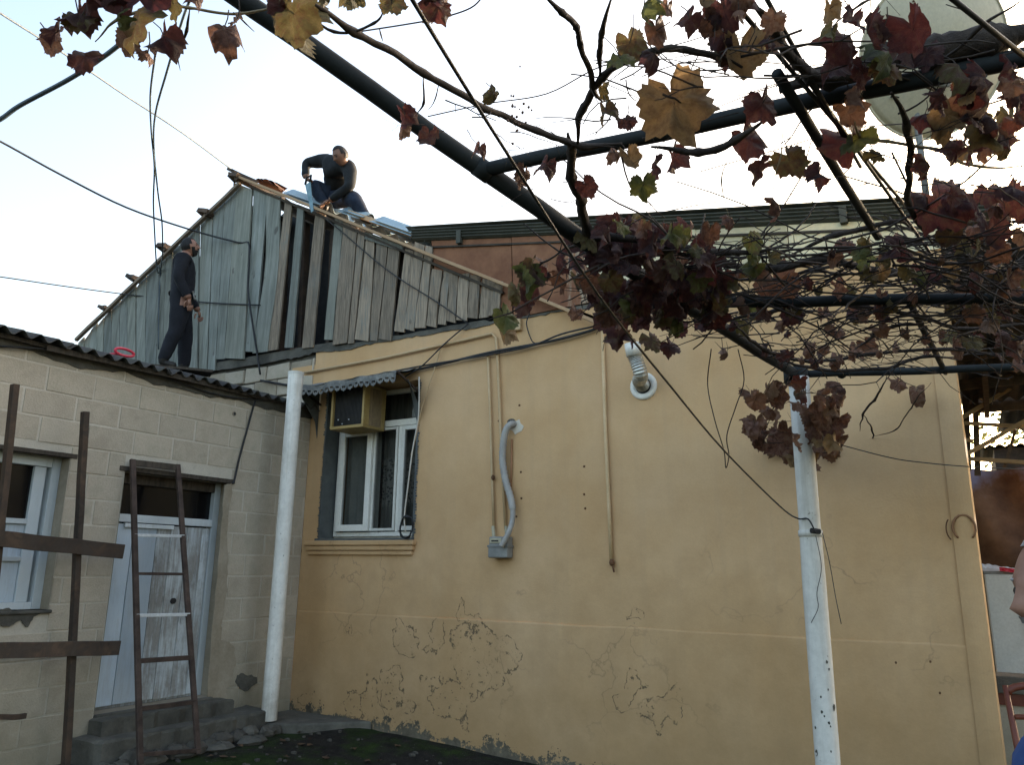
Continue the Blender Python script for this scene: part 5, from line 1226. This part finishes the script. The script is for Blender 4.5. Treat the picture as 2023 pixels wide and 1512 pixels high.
# the tangle of bare shoots
tw = MB()
def twigs(P, n, l0, l1, r0, r1, z0, z1, horiz=1.):
    xs_, ys_ = [p[0] for p in P], [p[1] for p in P]
    while n:
        x, y = LR.uniform(min(xs_), max(xs_)), LR.uniform(min(ys_), max(ys_))
        if not inpoly(x, y, P): continue
        n -= 1; p = PZ(x, y, LR.uniform(z0, z1)); a = LR.gauss(0, .55)+(math.pi if LR.random() < .5 else 0)+.5; d = Vector((math.cos(a), math.sin(a), LR.gauss(0, .16)/horiz)); L_ = LR.uniform(l0, l1); k = LR.randint(4, 7); pts = [p]; r = LR.uniform(r0, r1)
        for i in range(k):
            d = (d+Vector((LR.gauss(0,.2), LR.gauss(0,.2), LR.gauss(0,.16)))).normalized(); pts.append(pts[-1]+d*L_/k)
            if LR.random() < .35:
                s_ = (d+Vector((LR.gauss(0,.9), LR.gauss(0,.9), LR.gauss(0,.8)))).normalized(); tw.tube([pts[-1], pts[-1]+s_*LR.uniform(.03,.10)], [r*.6, r*.35], 4)
        pts = [q for q in pts if q.y < -.08 or q.x > .1]
        if len(pts) > 1: tw.tube(pts, [r*(1-.5*i/len(pts)) for i in range(len(pts))], 5)
twigs([(1400,500),(1700,470),(2023,460),(2023,600),(1700,640),(1410,640)], 160, .25, .8, .0028, .0075, 2.95, 3.12)
twigs([(1440,640),(1850,610),(1890,740),(1560,740)], 62, .25, .8, .002, .005, 2.9, 3.05)
twigs([(1180,470),(1400,480),(1430,640),(1280,640),(1180,600)], 70, .2, .6, .002, .006, 2.9, 3.08)
twigs([(1870,440),(2040,420),(2040,740),(1880,740)], 75, .25, .8, .002, .006, 2.9, 3.1)
twigs([(1180,120),(1420,60),(1560,40),(1520,260),(1300,330),(1150,330)], 26, .12, .45, .0015, .004, 2.95, 3.12)
twigs([(1540,60),(2023,20),(2023,420),(1560,330)], 34, .15, .5, .0015, .004, 2.92, 3.1)
twigs([(760,120),(900,170),(1090,280),(1100,420),(960,300),(820,240)], 12, .08, .25, .001, .0025, 2.98, 3.09)
twigs([(1480,780),(1660,780),(1640,920),(1520,900)], 18, .1, .3, .0015, .003, 2.5, 2.8)
tw.build('shoots', 'twig', vine, smooth=True, kind='stuff')
cl = MB(); p = PZ(1775,780,2.9)
for px, py, n_ in ((1025,205,26),(1795,640,20),(1975,570,30),(1880,275,16)):
    p = PZ(px, py, 3.0)
    for k in range(n_): cl.ball(p+Vector((LR.gauss(0,.018), LR.gauss(0,.018), LR.gauss(-.03,.04))), LR.uniform(.0025,.005), 5, 4)
cl.build('dried_grapes', 'leaf_brown', vine, kind='stuff')
# ------------------------------------------------------------------ people
def skin_mesh(nodes, sub=2, fat=1.):
    """nodes: (pos, radius, parent index); one continuous skin"""
    me = bpy.data.meshes.new('tmp'); me.from_pydata([n[0] for n in nodes], [(n[2], i) for i, n in enumerate(nodes) if n[2] >= 0], [])
    ob = bpy.data.objects.new('tmp', me); COL.objects.link(ob)
    md = ob.modifiers.new('s', 'SKIN'); md.use_smooth_shade = True
    for i, n in enumerate(nodes):
        r = n[1] if isinstance(n[1], tuple) else (n[1], n[1]); r = (r[0]*fat, r[1]*fat); me.skin_vertices[0].data[i].radius = r
        me.skin_vertices[0].data[i].use_root = (i == 0)
    sb = ob.modifiers.new('u', 'SUBSURF'); sb.levels = sub; sb.render_levels = sub
    ev = ob.evaluated_get(bpy.context.evaluated_depsgraph_get()); m2 = ev.to_mesh()
    vs = [v.co.copy() for v in m2.vertices]; fs = [tuple(p.vertices) for p in m2.polygons]
    ev.to_mesh_clear(); bpy.data.objects.remove(ob); bpy.data.meshes.remove(me); return vs, fs
def head_fn(c, f, u, s=1., grow=0.):
    """returns place(theta, phi): skin of a head with brow, eyes, nose, lips, chin; f forward, u up"""
    f = f.normalized(); u = (u-f*u.dot(f)).normalized(); r = f.cross(u)
    def place(th, ph, g=0.):
        x, y, z = math.sin(th)*math.sin(ph), math.sin(th)*math.cos(ph), math.cos(th)
        X, Y, Z = x*.074, y*.094, z*.118
        if Z < 0: X *= 1-.30*(-Z/.118)**1.4; Y *= 1-.10*(-Z/.118)+(.08*(-Z/.118) if y > 0 else -.20*(-Z/.118))
        if y > 0:
            gs = lambda x0, z0, sx, sz: math.exp(-((X-x0)/sx)**2-((Z-z0)/sz)**2)
            Y += .024*gs(0,-.026,.012,.013)+.014*gs(0,-.004,.009,.022)+.006*gs(0,.022,.05,.010)-.009*(gs(.031,.004,.016,.010)+gs(-.031,.004,.016,.010))
            Y += .006*gs(0,-.056,.022,.007)-.004*gs(0,-.063,.024,.004)+.007*gs(0,-.072,.020,.006)+.013*gs(0,-.100,.026,.016)
        if y < 0: Y *= 1.05
        e = math.exp(-((Y+.012)/.016)**2-((Z+.005)/.028)**2)*(1 if abs(x) > .75 else 0); X += .016*e*(1 if x > 0 else -1)
        k = s*(1+g); return c+(r*X+f*Y+u*Z)*k
    return place
def head_grid(q, place, nu=40, nv=30, g=0., keep=None):
    vs = []; fs = []
    for j in range(nv+1):
        for i in range(nu): vs.append(place(math.pi*(.0005+.999*j/nv), 2*math.pi*i/nu-math.pi, g if not callable(g) else g(math.pi*j/nv, 2*math.pi*i/nu-math.pi)))
    for j in range(nv):
        for i in range(nu):
            th, ph = math.pi*(j+.5)/nv, 2*math.pi*(i+.5)/nu-math.pi
            if keep is None or keep(th, ph): fs.append((j*nu+i, (j+1)*nu+i, (j+1)*nu+(i+1)%nu, j*nu+(i+1)%nu))
    q.add(vs, fs)
def hand(q, w, d, n, side, s=1., curl=.5):
    """w wrist, d hand direction, n back of hand normal, side +1/-1 for the thumb"""
    d = d.normalized(); n = (n-d*n.dot(d)).normalized(); x = d.cross(n)*side
    def emit(nodes):
        vs, fs = skin_mesh(nodes, 1); q.add(vs, fs)
    emit([(w, .026*s, -1), (w+d*.045*s, (.040*s,.017*s), 0), (w+d*.088*s, (.040*s,.015*s), 1)])
    for k, (ox, L_) in enumerate(((.025,.072),(.0085,.080),(-.0085,.075),(-.025,.058))):
        b0 = w+d*.080*s+x*ox*s; a = curl*(.8+.1*k); P = [b0]; dd = d.copy()
        for seg, l in enumerate((.45,.32,.23)):
            ax = d.cross(n).normalized(); dd = Quaternion(ax, -a*(.5+.5*seg)) @ dd; P.append(P[-1]+dd*L_*l*s)
        emit([(p, r*s, i-1) for i, (p, r) in enumerate(zip(P, (.0125,.0115,.0105,.0085)))])
    b0 = w+d*.025*s+x*.028*s; t1 = (d*.65+x*.75-n*.25).normalized(); t2 = (d*.95+x*.15-n*.35).normalized()
    emit([(b0, .013*s, -1), (b0+t1*.036*s, .0115*s, 0), (b0+t1*.036*s+t2*.030*s, .0098*s, 1), (b0+t1*.036*s+t2*.052*s, .0075*s, 2)])
def person(loc, label, J, mats, headc, hf, hu, hs, hands, hair='hair_black', beard=None, shoes=True, cuffs=None):
    """J: name -> (pos, radius, parent, zone); zone 0 skin, 1 top, 2 trousers, 3 shoe"""
    root = thing('person', loc, label, 'person'); names = list(J); q = MB()
    nodes = [(J[n][0], J[n][1], names.index(J[n][2]) if J[n][2] else -1) for n in names]
    vs, fs = skin_mesh(nodes, 2, 1.2)
    segs = [(J[J[n][2]][0], J[n][0], J[n][3]) for n in names if J[n][2]]
    def zone(p):
        best = (9e9, 0)
        for a, b_, z in segs:
            ab = b_-a; t = max(0, min(1, (p-a).dot(ab)/max(1e-9, ab.length_squared))); dd = (p-a-ab*t).length
            if dd < best[0]: best = (dd, z)
        return best[1]
    base = len(q.v); q.v += vs
    for f in fs:
        c = sum((vs[i] for i in f), Vector())/len(f); q.f.append(tuple(i+base for i in f)); q.m.append(zone(c))
    q.cur = 0; pl_ = head_fn(headc, hf, hu, hs); head_grid(q, pl_)
    for (w_, d, n_, sd, cu) in hands: q.cur = 0; hand(q, w_, d, n_, sd, hs, cu)
    q.build('body', mats, root, smooth=True)
    # slight cloth folds
    for o in root.children:
        if o.name.startswith('body'):
            tx = bpy.data.textures.new('folds', 'CLOUDS'); tx.noise_scale = .11
            md = o.modifiers.new('folds', 'DISPLACE'); md.texture = tx; md.strength = .022; md.mid_level = .5; md.texture_coords = 'GLOBAL'
            vg = o.vertex_groups.new(name='cloth'); ids = set()
            for p in o.data.polygons:
                if p.material_index > 0: ids.update(p.vertices)
            vg.add(list(ids), 1., 'REPLACE'); md.vertex_group = 'cloth'
    hq = MB(); jag = lambda t, p_: .055+.02*noise.noise(Vector((t*5, p_*5, 1)))
    head_grid(hq, pl_, 40, 30, jag, lambda t, p_: (abs(p_) > 1.55 and t < 2.0) or t < .86 or (abs(p_) > 1.2 and t < 1.45)); o = hq.build('hair', hair, root, smooth=True)
    if beard:
        hq = MB(); head_grid(hq, pl_, 40, 30, lambda t, p_: .035+.10*max(0, t-2.0)*max(0., math.cos(p_))+.02*noise.noise(Vector((t*9, p_*9, 1))), lambda t, p_: (abs(p_) < 1.2 and t > 2.12) or (.95 < abs(p_) < 1.4 and t > 1.75) or (abs(p_) < .5 and 1.93 < t < 2.03)); hq.build('beard', beard, root, smooth=True)
    for sx in (-1, 1):
        eb = MB(); eb.tube([pl_(1.36, sx*(.24+.10*k), -.004) for k in range(5)], .0032*hs, 5)
        eb.build('eyebrow', hair, root, smooth=True)
    for sx in (-1, 1): ey = MB(); ey.ball(pl_(1.53, sx*.40, -.012), .0095*hs, 8, 6); ey.build('eye', 'ac_dark', root, smooth=True)
    return root

# standing man on the block house roof ------------------------------------------------------
def roofz(x): return 3.522+.026+(WX+.16-x)*RS
B0 = V(-8.28, -1.0, 0); B0.z = roofz(B0.x)+.03
az = math.radians(52); fx, lx = V(math.cos(az), math.sin(az), 0), V(-math.sin(az), math.cos(az), 0)
def W1(x, y, z): return B0+(fx*x+lx*y)+V(0,0,z)
H = 1.0
J = {}
def add(n, p, r, par, zone): J[n] = (p, r, par, zone)
add('pelvis', W1(-.02,0,.93), (.165,.135), None, 2)
add('waist', W1(-.015,0,1.07), (.155,.125), 'pelvis', 1)
add('chest', W1(-.03,0,1.29), (.185,.135), 'waist', 1)
add('upper', W1(-.045,0,1.42), (.13,.11), 'chest', 1)
add('neck', W1(-.035,0,1.50), .062, 'upper', 1); add('skull', W1(-.02,0,1.58), .055, 'neck', 0)
for s_, nm in ((-1,'r'),(1,'l')):
    add('sh'+nm, W1(-.05,s_*.17,1.40), .082, 'upper', 1)
    add('el'+nm, W1(-.075 if s_ < 0 else .02,s_*.25,1.12), .060, 'sh'+nm, 1)
    add('wr'+nm, W1(.055 if s_ < 0 else .16,s_*.24,.90), .042, 'el'+nm, 1)
    add('hn'+nm, W1(.075 if s_ < 0 else .185,s_*.235,.86), .028, 'wr'+nm, 0)
    add('hip'+nm, W1(-.02,s_*.095,.85), .115, 'pelvis', 2)
    add('kn'+nm, W1(-.03 if s_ < 0 else .07,s_*.12,.49), .082, 'hip'+nm, 2)
    add('an'+nm, W1(-.14 if s_ < 0 else .09,s_*.13,.10), .066, 'kn'+nm, 2)
    add('hl'+nm, W1(-.14 if s_ < 0 else .09,s_*.13,.045), .045, 'an'+nm, 3)
    add('to'+nm, W1(.03 if s_ < 0 else .26,s_*.14,.035), .038, 'hl'+nm, 3)
hf = (fx+V(0,0,.28)).normalized()
hands = [(W1(.075,-.235,.87), V(0,0,-1)+fx*.22, -lx*1.+fx*.1, 1, .35), (W1(.185,.235,.87), V(0,0,-1)+fx*.3, lx, -1, .4)]
man = person(B0, 'bearded man in dark navy clothes standing on the corrugated roof looking up', J, ['skin','shirt_navy','trouser_navy','shoe'], W1(.005,0,1.635), hf, V(0,0,1)-fx*.28, 1.04, hands, beard='hair_black')
q = MB(); q.tube([W1(.0+.15*math.cos(t)-.02, .165*math.sin(t), .985+.012*math.sin(t*2)) for t in [2*math.pi*k/20 for k in range(21)]], .014, 6); q.build('belt', 'shoe', man, smooth=True)
q = MB(); q.tube([W1(-.04+.068*math.cos(t), .07*math.sin(t), 1.495+.02*math.cos(t+math.pi)) for t in [2*math.pi*k/16 for k in range(17)]], .020, 6); q.build('collar', 'shirt_navy', man, smooth=True)
q = MB(); q.bar(W1(.10,-.13,1.0), W1(.14,-.12,.90), .02, .07, up=lx, n=3, jit=.006); q.build('tool_pouch', 'meter_grey', man)
bd = MB(); bd.bar(W1(-.25,-.05,-.005), W1(.42,.02,.005), .30, .03, n=4, jit=.006); tag(bd.build('board', 'shed_timber'), 'short grey board lying on the corrugated roof under the standing man', 'board')
# red tool handle lying on the roof
p = PX(246,697,-7.05); p.z = roofz(-7.05)+.05
q = MB(); q.tube([p+V(-.0, .10*math.cos(t), .035*math.sin(t)) for t in [2*math.pi*k/18 for k in range(19)]], .014, 7); q.bar(p+V(0,-.06,-.03), p+V(-.3,-.06,.0), .03, .02)
tag(q.build('tool_handle', 'red_plastic', smooth=True), 'red plastic tool handle lying on the corrugated roof left of the standing man', 'tool')

# man crouching on the verge, sawing -----------------------------------------------------
J = {}
def P_(px, py, Y): return PY(px, py, Y)
add('pelvis', P_(668,395,.34), (.15,.15), None, 2)
add('waist', P_(668,378,.30), (.155,.14), 'pelvis', 1)
add('chest', P_(666,347,.18), (.185,.15), 'waist', 1)
add('upper', P_(666,327,.10), (.135,.12), 'chest', 1)
add('neck', P_(669,318,.03), .065, 'upper', 1); add('skull', P_(671,311,.0), .045, 'neck', 1)
add('shr', P_(640,317,.08), .088, 'upper', 1); add('elr', P_(604,323,-.02), .062, 'shr', 1); add('wrr', P_(604,348,-.07), .046, 'elr', 1); add('hnr', P_(606,352,-.07), .03, 'wrr', 0)
add('shl', P_(692,331,.06), .092, 'upper', 1); add('ell', P_(692,368,-.02), .066, 'shl', 1); add('wrl', P_(656,393,-.10), .044, 'ell', 1); add('hnl', P_(651,397,-.10), .03, 'wrl', 0)
add('hipr', P_(655,393,.28), .12, 'pelvis', 2); add('knr', P_(616,362,-.02), .088, 'hipr', 2); add('anr', P_(642,405,.12), .062, 'knr', 2); add('tor', P_(640,411,.0), .042, 'anr', 3)
add('hipl', P_(676,392,.28), .125, 'pelvis', 2); add('knl', P_(699,392,.03), .092, 'hipl', 2); add('anl', P_(722,430,.16), .064, 'knl', 2); add('tol', P_(732,437,.06), .042, 'anl', 3)
hfc = (V(-.28,-.75,-.55)).normalized()
hands = [(P_(606,351,-.07), P_(611,362,-.10)-P_(606,351,-.07), V(-1,.2,0), 1, 1.1), (P_(652,396,-.10), P_(634,405,-.12)-P_(652,396,-.10), V(.1,-.4,1), -1, .35)]
sit = person(P_(668,435,.2), 'man in a dark sweater and jeans crouching on the roof verge and sawing', J, ['skin','sweater_dark','jeans','shoe'], P_(673,308,-.10), hfc, V(-.1,-.55,.8), 1.12, hands)
q = MB(); a, c = P_(608,362,-.13), P_(617,418,-.15); w_ = (c-a).normalized().cross(V(0,1,0)).normalized()
q.prism([a-w_*.05, a+w_*.05, c+w_*.022, c-w_*.022], (0,.004,0)); o = q.build('saw', 'saw_steel'); tag(o, 'steel hand saw held by the crouching man over the verge lath', 'saw')
q = MB(); q.tube([a+w_*.04+V(0,.002,.0), a+w_*.05+V(0,.002,.09), a-w_*.03+V(0,.002,.10), a-w_*.05+V(0,.002,.01)], .016, 7); q.build('handle', 'ac_dark', o, smooth=True)

# man at the right edge, close to the camera ----------------------------------------------
HC = PD(2120,1176,1.62); gx = HC.x; gy = HC.y; g0 = gz(gx, gy); fx = (-RT).copy(); fx.z = 0; fx = (fx.normalized()+V(0,-.10,0)).normalized(); lx = V(0,0,1).cross(fx)
k_ = (HC.z-g0)/1.635; B0 = V(gx, gy, g0); W1 = lambda x, y, z: B0+(fx*x+lx*y)*k_+V(0,0,z*k_)
J = {}
add('pelvis', W1(-.12,0,.93), (.165*k_,.15*k_), None, 2); add('waist', W1(-.03,0,1.08), (.15*k_,.15*k_), 'pelvis', 1); add('chest', W1(-.035,0,1.24), (.165*k_,.135*k_), 'waist', 1)
add('upper', W1(-.12,0,1.36), (.11*k_,.095*k_), 'chest', 1); add('neck', W1(-.075,0,1.47), .055*k_, 'upper', 0); add('skull', W1(-.01,0,1.57), .055*k_, 'neck', 0)
for s_, nm in ((-1,'r'),(1,'l')):
    add('sh'+nm, W1(-.13,s_*.17,1.32), .075*k_, 'upper', 1); add('el'+nm, W1(-.15,s_*.31,1.06), .06*k_, 'sh'+nm, 1); add('wr'+nm, W1(.02,s_*.34,.88), .043*k_, 'el'+nm, 1); add('hn'+nm, W1(.03,s_*.34,.85), .03*k_, 'wr'+nm, 0)
    add('hip'+nm, W1(-.01,s_*.1,.85), .115*k_, 'pelvis', 2); add('kn'+nm, W1(.02,s_*.11,.49), .08*k_, 'hip'+nm, 2); add('an'+nm, W1(-.02,s_*.12,.1), .06*k_, 'kn'+nm, 2); add('to'+nm, W1(.16,s_*.14,.04), .04*k_, 'an'+nm, 3)
hands = [(W1(.03,-.34,.86), V(0,0,-1)+fx*.2, -lx, 1, .4), (W1(.03,.34,.86), V(0,0,-1)+fx*.2, lx, -1, .4)]
person(B0, 'man in a blue shirt with a grey beard cut off by the right edge', J, ['skin','shirt_blue','trouser_navy','shoe'], HC, fx, V(0,0,1), k_, hands, hair='hair_grey', beard='hair_grey')
